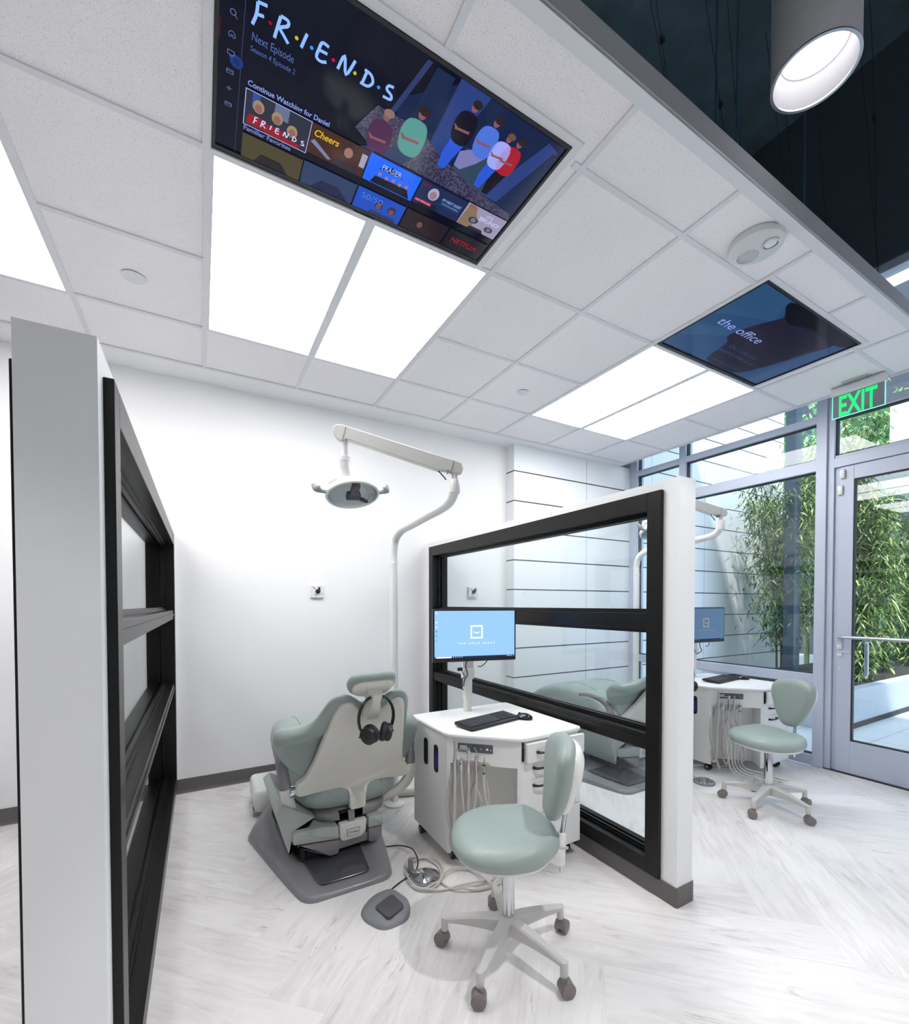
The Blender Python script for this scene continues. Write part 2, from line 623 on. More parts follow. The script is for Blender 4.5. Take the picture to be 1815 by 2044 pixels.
    tm = N('ShaderNodeMath'); tm.operation = 'MULTIPLY'
    nt.links.new(r5.outputs[0], tm.inputs[0]); nt.links.new(er.outputs[0], tm.inputs[1])
    sc = N('ShaderNodeVectorMath'); sc.operation = 'SCALE'
    nt.links.new(mxc.outputs['Result'], sc.inputs[0]); nt.links.new(tm.outputs[0], sc.inputs['Scale'])
    nt.links.new(sc.outputs[0], b.inputs['Base Color'])
    o = struct('floor', bm, m)
    return o
floor_build()

# walls
bm = NB(); box(bm, XL0, XG + 0.2, YW, YW + 0.15, 0, ZC + 2.6)
struct('wall_back', bm, 'wall')
bm = NB(); box(bm, XL0 - 0.15, XL0, -3.0, YW, 0, 5.6)
struct('wall_left', bm, 'wall')
bm = NB(); box(bm, XL0, XG + 0.2, -3.15, -3.0, 0, 5.6)
struct('wall_rear', bm, mat('rear_wall_paint', (0.80, 0.80, 0.80), 0.7))
bm = NB(); box(bm, XG - 0.02, XG + 0.2, -3.0, -1.2, 0, 3.965)
struct('wall_right_front', bm, 'wall')
pm = joint_panel_mat('jointed_wall_panels', 'X', 0.626 - 0.303 * 4, 0.303, 3.80, 1.122)
# column clad in panels standing out from the back wall, returning on its left side
bm = NB(); box(bm, 2.782, XG + 0.02, 3.725, YW, 0, ZC)
struct('wall_corner_panels', bm, pm)
# wall above the storefront, dark deck over the open hall
bm = NB(); box(bm, XG - 0.02, XG + 0.2, -3.0, YW, 3.965, 5.6)
struct('wall_right_upper', bm, 'darkw')
bm = NB(); box(bm, XL0, XG + 0.2, -3.0, YW, 5.56, 5.72)
struct('ceiling_deck', bm, 'darkc')

# dropped ceiling
bm = NB(); box(bm, XL0, XE, YF, YE, ZC, ZC + 0.02)
struct('ceiling', bm, 'tile')
bm = NB()
box(bm, XL0, XE + 0.02, YE, YW, ZC - 0.004, ZC + 0.03)
struct('ceiling_border', bm, 'gyp')
# fascia band at the ceiling edge
bm = NB()
box(bm, XL0, XE + 0.02, YF - 0.012, YF + 0.010, ZC - 0.004, 3.112)
struct('trim_1', bm, 'fascia')
bm = NB()
box(bm, XL0, XE + 0.02, YF - 0.016, YF + 0.030, ZC - 0.010, ZC - 0.004)
box(bm, XL0, XE + 0.02, YF - 0.016, YF - 0.009, ZC - 0.014, ZC + 0.004)
box(bm, XE, XE + 0.022, YF, YW, ZC - 0.012, ZC + 0.12)
struct('trim_2', bm, 'tbar')
# exposed grid bars, each line one strip; skips the screens and the light panels
bm = NB()
zb0, zb1, hw = ZC - 0.007, ZC + 0.002, 0.012
TV = ((0.049, 1.164, 1.218, 1.855), (2.491, 3.599, 1.214, 1.852))
for x in GX:
    if x > XE - 0.1: continue
    segs = [(YF + 0.02, YE)]
    for tx0, tx1, ty0, ty1 in TV:
        if tx0 - 0.03 < x < tx1 + 0.02:
            segs = [(YF + 0.02, ty0 - 0.0), (ty1 + 0.02, YE)]
    for a, b_ in segs: box(bm, x - hw, x + hw, a, b_, zb0, zb1)
for k in (-1, 0, 1, 2):
    y = Y0 + GS * k
    cuts = []
    if k == -1: cuts = [(TV[0][0] - 0.02, TV[0][1] + 0.05), (TV[1][0] - 0.03, TV[1][1] + 0.03)]
    if k == 0: cuts = [(TV[0][0] - 0.02, GX[9] + 2 * GS + 0.0), (TV[1][0] - 0.02, TV[1][1] + 0.02)]
    if k == 1: cuts = [(GX[7], GX[9]), (GX[10], GX[12]), (GX[14], GX[16])]
    x = XL0
    for a, b_ in cuts + [(XE, XE)]:
        if a > x: box(bm, x, a, y - hw, y + hw, zb0 + 0.0006, zb1)
        x = b_
box(bm, XL0, XE, YE - 0.012, YE + 0.012, zb0 - 0.001, zb1)
struct('trim_3', bm, 'tbar')

# wall base cove
bm = NB()
def cove(bm, x0, y0, x1, y1, nx, ny, h=0.102, t=0.006):
    d = Vector((x1 - x0, y1 - y0))
    prof = [(0, h), (t, h), (t, 0.02), (t + 0.006, 0.006), (t + 0.014, 0.0), (0, 0)]
    rings = []
    for px_, py_ in ((x0, y0), (x1, y1)):
        rings.append([Vector((px_ + nx * a, py_ + ny * a, z)) for a, z in prof])
    loft(bm, rings)
cove(bm, -0.18, YW, 2.78, YW, 0, -1)
struct('baseboard_back', bm, 'cove')
bm = NB(); cove(bm, XL0, YW, -0.31, YW, 0, -1)
struct('baseboard_back_left', bm, 'cove')
bm = NB(); cove(bm, 2.776, 3.725, XG, 3.725, 0, -1); cove(bm, 2.782, YW, 2.782, 3.719, -1, 0)
struct('baseboard_corner', bm, 'cove')

# ------------------------------------------------------------------ half-height partitions with black glazed frames
def partition(xa, xb, y0, y1, zt, side, n, fy0, fy1, fz0=0.092, fz1=1.913, zin0=0.165, zin1=1.828, mull=((1.264, 1.341), (0.685, 0.763))):
    """wall between x=xa..xb; window hole with frame plates on both faces, jamb liners, stepped glazing stops, panes"""
    iy0, iy1 = fy0 + 0.076, fy1 - 0.08
    bm = NB()
    box(bm, xa, xb, y0, iy0 - 0.02, 0, zt)
    box(bm, xa, xb, iy1 + 0.02, y1, 0, zt)
    box(bm, xa, xb, iy0 - 0.02, iy1 + 0.02, zin1 + 0.02, zt)
    box(bm, xa, xb, iy0 - 0.02, iy1 + 0.02, 0, zin0 - 0.02)
    struct('wall_partition_' + side, bm, 'part')
    w_ = thing('window_%d' % n, None, None)
    w_['kind'] = 'structure'
    bm = NB()
    for xs0, xs1 in ((xa - 0.020, xa), (xb, xb + 0.020)):       # face plates, mitred look kept by four boards
        box(bm, xs0, xs1, fy0, iy0, fz0, fz1, 0.0015, 1)
        box(bm, xs0, xs1, iy1, fy1, fz0, fz1, 0.0015, 1)
        box(bm, xs0, xs1, iy0, iy1, zin1, fz1, 0.0015, 1)
        box(bm, xs0, xs1, iy0, iy1, fz0, zin0, 0.0015, 1)
    # liners in the thickness
    box(bm, xa - 0.001, xb + 0.001, iy0 - 0.02, iy0, zin0 - 0.02, zin1 + 0.02)
    box(bm, xa - 0.001, xb + 0.001, iy1, iy1 + 0.02, zin0 - 0.02, zin1 + 0.02)
    box(bm, xa - 0.001, xb + 0.001, iy0, iy1, zin1, zin1 + 0.02)
    box(bm, xa - 0.001, xb + 0.001, iy0, iy1, zin0 - 0.02, zin0)
    xm = (xa + xb) / 2
    zs = [zin0] + sum([[m0, m1] for m0, m1 in sorted(mull)], []) + [zin1]
    ob('frame', bm, 'black', w_, smooth=False)
    for m0, m1 in mull:
        bm = NB()
        box(bm, xa - 0.012, xb + 0.012, iy0, iy1, m0, m1, 0.002, 1)
        box(bm, xa - 0.016, xb + 0.016, iy0, iy1, m0 + 0.022, m1 - 0.022)
        ob('mullion', bm, 'black', w_, smooth=False)
    for k in range(0, len(zs), 2):
        z0_, z1_ = zs[k], zs[k + 1]
        bm = NB()
        for d, dd in ((0.030, 0.010), (0.018, 0.020)):         # stepped stops round each pane
            for xx0, xx1 in ((xm - d - 0.004, xm - d + 0.010), (xm + d - 0.010, xm + d + 0.004)):
                box(bm, xx0, xx1, iy0, iy0 + dd, z0_, z1_)
                box(bm, xx0, xx1, iy1 - dd, iy1, z0_, z1_)
                box(bm, xx0, xx1, iy0, iy1, z0_, z0_ + dd)
                box(bm, xx0, xx1, iy0, iy1, z1_ - dd, z1_)
        st = ob('glazing_stop', bm, 'black', w_, smooth=False)
        bm = NB(); box(bm, xm - 0.003, xm + 0.003, iy0 + 0.004, iy1 - 0.004, z0_ + 0.004, z1_ - 0.004)
        ob('pane', bm, 'pglass', w_, smooth=False)
    return w_
partition(1.863, 1.978, 1.262, YW, 1.958, 'right', 1, 1.343, 3.785)
partition(-0.310, -0.180, 1.185, YW, 1.936, 'left', 2, 1.243, 3.785, fz1=1.880, zin1=1.800, mull=((1.282, 1.345), (0.775, 0.835)))
for nm, xa, xb, y0 in (('baseboard_partition_right', 1.863, 1.978, 1.262), ('baseboard_partition_left', -0.310, -0.180, 1.185)):
    bm = NB()
    P = round_poly([(xa - 0.007, YW), (xa - 0.007, y0 - 0.007), (xb + 0.007, y0 - 0.007), (xb + 0.007, YW)], [0, 0.012, 0.012, 0], 3)
    P = P[::-1] if False else P
    prism(bm, P, 0, 0.09)
    struct(nm, bm, 'cove')

# ------------------------------------------------------------------ storefront
def mem(bm, y0, y1, z0, z1, d0=0.0, d1=0.11):
    box(bm, XG + d0, XG + d1, y0, y1, z0, z1, 0.002, 1)
sf = thing('window_3', None, None); sf['kind'] = 'structure'
for y0, y1 in ((3.62, 3.725), (3.005, 3.075), (1.735, 1.81)):
    bm = NB(); mem(bm, y0, y1, 0, 3.965, -0.012 if y0 < 2 else 0.0, 0.13)
    ob('post', bm, 'alu', sf, smooth=False)
for z0, z1 in ((0, 0.09), (0.700, 0.785), (2.505, 2.60), (2.905, 2.965), (3.90, 3.965)):
    bm = NB()
    mem(bm, 1.81, 3.005, z0, z1)
    mem(bm, 3.075, 3.62, z0, z1)
    ob('rail', bm, 'alu', sf, smooth=False)
    bm = NB()
    for ya, yb in ((1.81, 3.005), (3.075, 3.62)):
        if z1 < 3.9: box(bm, XG + 0.035, XG + 0.085, ya, yb, z1, z1 + 0.007)
        if z0 > 0: box(bm, XG + 0.035, XG + 0.085, ya, yb, z0 - 0.007, z0)
    ob('gasket', bm, 'alud', sf, smooth=False)
bm = NB()
for ya, yb in ((1.81, 1.816), (2.999, 3.005), (3.075, 3.081), (3.614, 3.62)):
    box(bm, XG + 0.035, XG + 0.085, ya, yb, 0.09, 3.9)
ob('gasket', bm, 'alud', sf, smooth=False)
for ya, yb in ((1.81, 3.005), (3.075, 3.62)):
    for za, zb in ((0.09, 0.70), (0.785, 2.505), (2.60, 2.905), (2.965, 3.90)):
        bm = NB(); box(bm, XG + 0.057, XG + 0.063, ya + 0.003, yb - 0.003, za + 0.003, zb - 0.003)
        ob('pane', bm, 'glass', sf, smooth=False)
# door side: frame, transom, leaf
df = thing('window_4', None, None); df['kind'] = 'structure'
bm = NB()
mem(bm, 1.690, 1.735, 0, 3.965, 0.010, 0.12)
mem(bm, 1.662, 1.690, 0, 2.50, 0.030, 0.12)
mem(bm, -1.2, 1.690, 2.50, 2.575, 0.0, 0.12)
mem(bm, -1.2, 1.690, 2.575, 2.60, 0.018, 0.10)
mem(bm, -1.2, 1.690, 2.905, 2.965)
mem(bm, -1.2, 1.690, 3.90, 3.965)
mem(bm, 0.55, 0.64, 0, 3.965)
mem(bm, -1.2, 0.55, 0.0, 0.09)
ob('frame', bm, 'alu', df, smooth=False)
bm = NB()
box(bm, XG + 0.035, XG + 0.085, 1.683, 1.690, 2.60, 2.905)
box(bm, XG + 0.035, XG + 0.085, 0.64, 1.690, 2.60, 2.608)
box(bm, XG + 0.035, XG + 0.085, 0.64, 1.690, 2.897, 2.905)
box(bm, XG + 0.035, XG + 0.085, 0.64, 1.690, 2.965, 2.973)
ob('gasket', bm, 'alud', df, smooth=False)
for ya, yb in ((0.64, 1.690), (-1.2, 0.55)):
    for za, zb in (((2.60, 2.905), (2.965, 3.90)) + (((0.09, 2.5),) if ya < 0 else ())):
        bm = NB(); box(bm, XG + 0.057, XG + 0.063, ya + 0.003, yb - 0.003, za + 0.003, zb - 0.003)
        ob('pane', bm, 'glass', df, smooth=False)
dr = thing('door_1', None, None); dr['kind'] = 'structure'
DX0, DX1 = XG + 0.012, XG + 0.057
bm = NB()
box(bm, DX0, DX1, 1.560, 1.658, 0.012, 2.495, 0.002, 1)
box(bm, DX0, DX1, 0.645, 0.745, 0.012, 2.495, 0.002, 1)
box(bm, DX0, DX1, 0.745, 1.560, 2.385, 2.495, 0.002, 1)
box(bm, DX0, DX1, 0.745, 1.560, 0.012, 0.275, 0.002, 1)
ob('leaf_frame', bm, 'alu', dr, smooth=False)
bm = NB()
for a in ((1.551, 1.560, 0.275, 2.385), (0.745, 0.754, 0.275, 2.385), (0.754, 1.551, 2.376, 2.385), (0.754, 1.551, 0.275, 0.284)):
    box(bm, DX0 + 0.004, DX1 - 0.004, *a)
ob('gasket', bm, 'alud', dr, smooth=False)
bm = NB(); box(bm, DX0 + 0.020, DX0 + 0.026, 0.757, 1.548, 0.287, 2.373)
ob('pane', bm, 'glass', dr, smooth=False)
bm = NB(); tube(bm, [(DX0 - 0.005, 1.635, 1.115), (DX0 - 0.05, 1.630, 1.115), (DX0 - 0.06, 1.60, 1.115), (DX0 - 0.06, 0.72, 1.115), (DX0 - 0.05, 0.69, 1.115), (DX0, 0.685, 1.115)], 0.013, 12)
cyl(bm, (DX0 - 0.03, 1.632, 1.10), (DX0 - 0.03, 1.632, 1.08), 0.006, 8)
ob('push_bar', bm, 'steel', dr)
bm = NB(); tube(bm, [(DX1, 1.50, 1.08), (DX1 + 0.06, 1.50, 1.08), (DX1 + 0.07, 1.50, 1.05), (DX1 + 0.07, 1.50, 0.83), (DX1 + 0.06, 1.50, 0.80), (DX1, 1.50, 0.80)], 0.014, 12)
ob('pull_handle', bm, 'steel', dr)
bm = NB()
box(bm, DX0 - 0.012, DX0, 1.618, 1.652, 1.015, 1.055, 0.003)
box(bm, DX0 - 0.010, DX0, 1.618, 1.652, 0.955, 0.985, 0.003)
box(bm, DX0 - 0.006, DX0, 1.565, 1.658, 0.990, 0.998)
cyl(bm, (DX0 - 0.006, 1.635, 0.86), (DX0, 1.635, 0.86), 0.009, 14)
ob('lock_plate', bm, 'tbar', dr)
bm = NB(); box(bm, DX0 - 0.022, DX0, 1.615, 1.648, 2.40, 2.47, 0.004)
ob('door_contact', bm, 'white', dr)
bm = NB(); box(bm, DX0 - 0.018, DX0, 1.628, 1.662, 2.27, 2.345, 0.004)
ob('door_contact', bm, 'white', dr)
bm = NB(); box(bm, XG, XG + 0.12, -1.2, 1.735, 0, 0.010, 0.002, 1)
struct('trim_4', bm, 'alud')
# ================================================================== ceiling fixtures
def panel_light(label, x, y0, y1):
    """2 x 4 ft lensed troffer between grid lines x..x+GS"""
    t = thing('ceiling_light', label, 'ceiling light', (x + GS / 2, (y0 + y1) / 2, ZC), 0, 'flat lensed lights in the dropped ceiling')
    hx, hy = GS / 2 - 0.022, (y1 - y0) / 2 - 0.011
    bm = NB(); box(bm, -hx, hx, -hy, hy, -0.0035, -0.0005, 0.001, 1)
    ob('lens', bm, 'lens', t, smooth=False)
    bm = NB()
    for a, b_, c, d in ((-hx - 0.010, -hx, -hy - 0.004, hy + 0.004), (hx, hx + 0.010, -hy - 0.004, hy + 0.004), (-hx, hx, -hy - 0.004, -hy), (-hx, hx, hy, hy + 0.004)):
        box(bm, a, b_, c, d, -0.006, 0.0)
    ob('light_frame', bm, 'tbar', t, smooth=False)
    for sx in (-1, 1):       # curved lamp-holder shapes seen at the far end of the lens
        bm = NB()
        P = [Vector((sx * 0.10 + sx * 0.07 * (1 - math.cos(a)) - sx * 0.02, hy - 0.10 + 0.07 * math.sin(a), -0.006)) for a in [k * 0.22 for k in range(7)]]
        tube(bm, P, 0.0022, 6)
        ob('end_arc', bm, 'tbar', t)
    return t
MY0, MY2 = Y0, Y0 + 2 * GS
panel_light('flat white light panel, left half of the pair below the large ceiling screen', GX[9 + 1], MY0, MY2)
panel_light('flat white light panel, right half of the pair below the large ceiling screen', GX[9 + 2], MY0, MY2)
panel_light('flat white light panel, left half of the pair beside the small ceiling screen', GX[9 + 5], MY0, MY2)
panel_light('flat white light panel, right half of the pair, nearer the glass door', GX[9 + 6], MY0, MY2)
panel_light('flat white light panel cut by the left picture edge above the grey wall end', GX[9 - 1], MY0, MY2)
panel_light('flat white light panel further left, beyond the one above the grey wall end', GX[9 - 2], MY0, MY2)


# screens ------------------------------------------------------------
EM = {}
def em(c, s=1.0):
    k = (tuple(round(v, 3) for v in c), s)
    if k not in EM:
        EM[k] = emis('screen_colour_%d' % len(EM), c, s)
    return EM[k]


class Screen:
    """flat screen contents; u, v in 0..1 from the lower left corner; layers step out by fractions of a millimetre"""
    def __init__(s, root, o, ux, vy, W, H):
        s.root, s.o, s.ux, s.vy, s.W, s.H = root, Vector(o), Vector(ux), Vector(vy), W, H
        s.n = s.ux.cross(s.vy)
        s.k = 0
    def p(s, u, v, h):
        return s.o + s.ux * (u * s.W) + s.vy * (v * s.H) + s.n * h
    def polys(s, name, polys, m, layer=1, parent=None):
        if name.startswith('picture') and len(polys) > 1:
            return [s.polys(name, [q], m, layer, parent) for q in polys][0]
        bm = NB()
        s.k += 1
        h = layer * 0.00035
        for P in polys:
            prism(bm, [(q[0], q[1]) for q in P], h - 0.0002, h, fn=lambda x, y, z: s.p(x, y, z))
        return ob(name, bm, m, parent or s.root, smooth=False)
    def rect(s, name, u0, v0, u1, v1, m, layer=1, parent=None):
        return s.polys(name, [[(u0, v0), (u1, v0), (u1, v1), (u0, v1)]], m, layer, parent)
    def text(s, name, items, m, layer=4, parent=None, **kw):
        bm = NB()
        h = layer * 0.00035
        for body, u, v, size, wmax in items:
            b = text_bm(body, 1.0, lambda x, y, z: Vector((x, y, z)), **kw)
            xs = [q.co.x for q in b.verts]
            x0, x1 = min(xs), max(xs)
            sc = wmax * s.W / (x1 - x0) if wmax else size * s.H
            sy = size * s.H
            for q in b.verts:
                q.co = s.o + s.ux * (u * s.W + (q.co.x - x0) * sc) + s.vy * (v * s.H + q.co.y * sy) + s.n * h
            merge(bm, b)
        return ob(name, bm, m, parent or s.root, smooth=False)
    def strokes(s, name, strokes, m, wdt, layer=4, parent=None):
        bm = NB()
        h = layer * 0.00035
        for st in strokes:
            P = [s.p(u, v, h) for u, v in st]
            tube(bm, P, wdt * s.H / 2, 8, smooth=4 if len(P) > 2 else 0, flat=None)
            # flatten onto the screen plane
        for q in bm.verts:
            d = (q.co - s.o).dot(s.n) - h
            q.co -= s.n * (d * 0.97)
        return ob(name, bm, m, parent or s.root, smooth=False)


def ell(cu, cv, ru, rv, n=20, rot=0.0):
    out = []
    for k in range(n):
        a = 2 * math.pi * k / n
        x, y = ru * math.cos(a), rv * math.sin(a) 
        out.append((cu + x * math.cos(rot) - y * math.sin(rot), cv + x * math.sin(rot) + y * math.cos(rot)))
    return out


def tv(label, x0, x1, y0, y1, z, group='screens in the ceiling'):
    t = thing('ceiling_screen', label, 'screen', ((x0 + x1) / 2, (y0 + y1) / 2, z), 0, group)
    hx, hy = (x1 - x0) / 2, (y1 - y0) / 2
    bm = NB()
    b = 0.011
    for a in ((-hx, -hx + b, -hy, hy), (hx - b, hx, -hy, hy), (-hx + b, hx - b, -hy, -hy + b), (-hx + b, hx - b, hy - b * 1.7, hy)):
        box(bm, a[0], a[1], a[2], a[3], -0.010, 0.0)
    box(bm, -0.045, 0.045, hy - 0.002, hy + 0.006, -0.012, -0.003)
    ob('bezel', bm, 'blk', t, smooth=False)
    bm = NB(); box(bm, -hx + b, hx - b, -hy + b, hy - b, -0.0045, -0.001)
    ob('screen_glass', bm, emis('screen_black_' + str(round(x0)), (0.002, 0.003, 0.010), 1.0, 0.08), t, smooth=False)
    # contents: left = -x, top = -y, seen from below
    return t, Screen(t, (-hx, hy, -0.0047), (1, 0, 0), (0, -1, 0), 2 * hx, 2 * hy)


t1, s1 = tv('large black ceiling screen showing a streaming menu, above the dental chair', 0.049, 1.164, 1.218, 1.855, ZC - 0.001)
LB = em((0.22, 0.42, 1.0), 0.85)
LBd = em((0.11, 0.2, 0.55), 0.6)
# hero picture: dim blue room, armchair rug, six plainly dressed people
s1.polys('picture', [[(0.50, 0.40), (0.985, 0.44), (0.985, 0.97), (0.62, 0.975), (0.47, 0.75)]], em((0.006, 0.013, 0.050)), 1)
s1.polys('picture_wall', [[(0.60, 0.60), (0.66, 0.58), (0.70, 0.975), (0.60, 0.975)], [(0.84, 0.50), (0.90, 0.50), (0.975, 0.93), (0.93, 0.95)]], em((0.018, 0.040, 0.17)), 2)
s1.polys('picture_door', [[(0.51, 0.62), (0.575, 0.60), (0.585, 0.96), (0.53, 0.96)], [(0.90, 0.50), (0.975, 0.47), (0.982, 0.90), (0.965, 0.92)]], em((0.008, 0.017, 0.055)), 3)
s1.polys('picture_post', [[(0.455, 0.66), (0.47, 0.66), (0.515, 0.965), (0.50, 0.965)]], em((0.02, 0.035, 0.11)), 3)
s1.polys('picture_counter', [[(0.70, 0.55), (0.84, 0.50), (0.86, 0.66), (0.80, 0.70), (0.71, 0.70)]], em((0.025, 0.05, 0.085)), 3)
rugm = bpy.data.materials.new('picture_rug_colour'); rugm.use_nodes = True
_nt = rugm.node_tree; _b = _nt.nodes['Principled BSDF']; _b.inputs['Base Color'].default_value = (0.01, 0.01, 0.01, 1); _b.inputs['Roughness'].default_value = 0.12
_tc = _nt.nodes.new('ShaderNodeTexCoord'); _n = _nt.nodes.new('ShaderNodeTexNoise'); _n.inputs['Scale'].default_value = 120; _n.inputs['Detail'].default_value = 3
_cr = _nt.nodes.new('ShaderNodeValToRGB'); _cr.color_ramp.elements[0].position = 0.38; _cr.color_ramp.elements[0].color = (0.012, 0.012, 0.04, 1); _cr.color_ramp.elements[1].position = 0.65; _cr.color_ramp.elements[1].color = (0.085, 0.075, 0.17, 1)
_nt.links.new(_tc.outputs['Object'], _n.inputs['Vector']); _nt.links.new(_n.outputs['Fac'], _cr.inputs[0]); _nt.links.new(_cr.outputs[0], _b.inputs['Emission Color']); _b.inputs['Emission Strength'].default_value = 0.7
s1.polys('picture_rug', [[(0.38, 0.50), (0.45, 0.43), (0.985, 0.425), (0.975, 0.47), (0.84, 0.50), (0.66, 0.58), (0.56, 0.66), (0.42, 0.66)]], rugm, 3)
skin = em((0.20, 0.075, 0.095)); hair = em((0.02, 0.012, 0.012)); jean = em((0.02, 0.08, 0.55))
def figure(hx_, hv, cols, seated, s=1.0, hairc=None):
    """plain clothed figure: hair, face, top, arms, legs"""
    top, leg = cols
    sm = lambda Q: [tuple(v) for v in smooth_closed(Q, 28)]
    s1.polys('picture_person_top', [sm([(hx_ - 0.026 * s, hv - 0.042 * s), (hx_ + 0.020 * s, hv - 0.038 * s), (hx_ + 0.036 * s, hv - 0.11 * s), (hx_ + 0.028 * s, hv - 0.21 * s), (hx_ - 0.020 * s, hv - 0.21 * s), (hx_ - 0.038 * s, hv - 0.12 * s)])], top, 5)
    if seated:
        L = [[(hx_ - 0.03 * s, hv - 0.20 * s), (hx_ + 0.03 * s, hv - 0.20 * s), (hx_ + 0.01 * s, hv - 0.26 * s), (hx_ - 0.03 * s, hv - 0.34 * s), (hx_ - 0.055 * s, hv - 0.33 * s), (hx_ - 0.06 * s, hv - 0.24 * s)]]
    else:
        L = [[(hx_ - 0.022 * s, hv - 0.20 * s), (hx_ + 0.028 * s, hv - 0.20 * s), (hx_ + 0.004 * s, hv - 0.39 * s), (hx_ - 0.02 * s, hv - 0.39 * s), (hx_ - 0.028 * s, hv - 0.30 * s)]]
    s1.polys('picture_person_legs', L, leg, 4)
    s1.polys('picture_person_skin', [ell(hx_, hv, 0.011 * s, 0.026 * s), [(hx_ - 0.036 * s, hv - 0.12 * s), (hx_ - 0.026 * s, hv - 0.15 * s), (hx_ + 0.022 * s, hv - 0.14 * s), (hx_ + 0.022 * s, hv - 0.125 * s), (hx_ - 0.02 * s, hv - 0.135 * s)]], skin, 6)
    s1.polys('picture_person_hair', [ell(hx_ + 0.003, hv + 0.018 * s, 0.016 * s, 0.022 * s)], hairc or hair, 7)
figure(0.455, 0.635, (em((0.06, 0.015, 0.06)), em((0.02, 0.02, 0.08))), True, 1.0, em((0.22, 0.13, 0.10)))
figure(0.545, 0.735, (em((0.08, 0.26, 0.24)), em((0.025, 0.04, 0.10))), True, 1.1)
figure(0.672, 0.90, (em((0.006, 0.005, 0.014)), jean), False, 0.95)
figure(0.752, 0.895, (em((0.06, 0.14, 0.58)), em((0.16, 0.16, 0.38))), True, 0.95)
figure(0.812, 0.86, (em((0.30, 0.32, 0.72)), jean), False, 0.85, em((0.12, 0.06, 0.05)))
figure(0.850, 0.865, (em((0.32, 0.01, 0.02)), em((0.006, 0.005, 0.010))), False, 0.9)
s1.rect('picture_shade', 0.455, 0.40, 0.985, 0.4265, em((0.004, 0.006, 0.016)), 8)
# side bar
s1.rect('menu_line', 0.0645, 0.03, 0.0655, 0.99, em((0.05, 0.07, 0.16)), 2)
s1.rect('menu_marker', 0.0115, 0.57, 0.0135, 0.655, em((0.12, 0.0, 0.01)), 2)
ic = em((0.15, 0.22, 0.45), 0.7)
cx = 0.040
s1.strokes('menu_icon', [[(cx + 0.006 * math.cos(a), 0.696 + 0.011 * math.sin(a)) for a in [k * math.pi / 6 for k in range(13)]], [(cx + 0.005, 0.687), (cx + 0.010, 0.678)]], ic, 0.003)
s1.strokes('menu_icon', [[(cx - 0.007, 0.598), (cx - 0.007, 0.612), (cx, 0.622), (cx + 0.007, 0.612), (cx + 0.007, 0.598), (cx + 0.002, 0.598), (cx + 0.002, 0.606), (cx - 0.002, 0.606), (cx - 0.002, 0.598), (cx - 0.007, 0.598)]], ic, 0.0025)
for vc in (0.53, 0.445, 0.283):
    s1.strokes('menu_icon', [[(cx - 0.008, vc - 0.008), (cx + 0.008, vc - 0.008)], [(cx + 0.008, vc - 0.008), (cx + 0.008, vc + 0.010)], [(cx + 0.008, vc + 0.010), (cx - 0.008, vc + 0.010)], [(cx - 0.008, vc + 0.010), (cx - 0.008, vc - 0.008)],
                            [(cx - 0.004, vc - 0.014), (cx + 0.004, vc - 0.014)] if vc > 0.5 else [(cx - 0.008, vc + 0.003), (cx + 0.008, vc + 0.003)]], ic, 0.0028)
s1.strokes('menu_icon', [[(cx - 0.007, 0.366), (cx + 0.007, 0.366)], [(cx, 0.354), (cx, 0.378)]], ic, 0.0028)
s1.polys('mute_disc', [ell(0.054, 0.503, 0.0165, 0.029, 32)], em((0.008, 0.03, 0.17)), 3)
s1.strokes('mute_symbol', [[(0.049, 0.498), (0.052, 0.498), (0.058, 0.488), (0.058, 0.518), (0.052, 0.508), (0.049, 0.508), (0.049, 0.498)], [(0.048, 0.520), (0.060, 0.487)]], em((0.002, 0.004, 0.02)), 0.002, 5)
# brush-lettered title, eight letters with coloured dots
TLs = []
TLs.append([[(0.083, 0.695), (0.090, 0.74), (0.091, 0.787)], [(0.091, 0.788), (0.112, 0.793)], [(0.090, 0.742), (0.107, 0.748)]])
TLs.append([[(0.135, 0.692), (0.139, 0.74), (0.143, 0.785)], [(0.143, 0.787), (0.160, 0.785), (0.161, 0.765), (0.145, 0.742), (0.155, 0.722), (0.168, 0.700)]])
TLs.append([[(0.199, 0.715), (0.203, 0.75), (0.207, 0.780)]])
TLs.append([[(0.262, 0.780), (0.245, 0.782), (0.240, 0.750), (0.238, 0.715), (0.250, 0.706), (0.264, 0.716)], [(0.241, 0.748), (0.262, 0.750)]])
TLs.append([[(0.294, 0.716), (0.303, 0.785), (0.317, 0.712), (0.331, 0.790)]])
TLs.append([[(0.362, 0.712), (0.366, 0.778)], [(0.359, 0.778), (0.378, 0.772), (0.388, 0.745), (0.378, 0.718), (0.357, 0.716)]])
TLs.append([[(0.444, 0.776), (0.430, 0.772), (0.428, 0.752), (0.444, 0.738), (0.446, 0.718), (0.424, 0.714)]])
for _t in TLs: s1.strokes('title_letter', _t, em((0.25, 0.45, 1.0), 0.95), 0.013, 9)
for (u, v), c in zip(((0.122, 0.739), (0.185, 0.741), (0.223, 0.738), (0.279, 0.741), (0.338, 0.74), (0.406, 0.74)), ((0.25, 0.0, 0.01), (0.45, 0.42, 0.03), (0.03, 0.25, 1.0), (0.45, 0.0, 0.06), (0.45, 0.42, 0.03), (0.03, 0.25, 1.0))):
    s1.polys('title_dot', [ell(u, v, 0.0045, 0.008, 12)], em(c), 9)
s1.text('caption', [('Next Episode', 0.085, 0.633, 0.050, 0.102)], LBd, 9)
s1.text('caption', [('Season 4 Episode 2', 0.084, 0.588, 0.034, 0.111)], LBd, 9)
s1.text('caption', [('Continue Watching for Daniel', 0.085, 0.432, 0.038, 0.225)], em((0.25, 0.33, 0.75), 0.8), 12, bold=0.02)
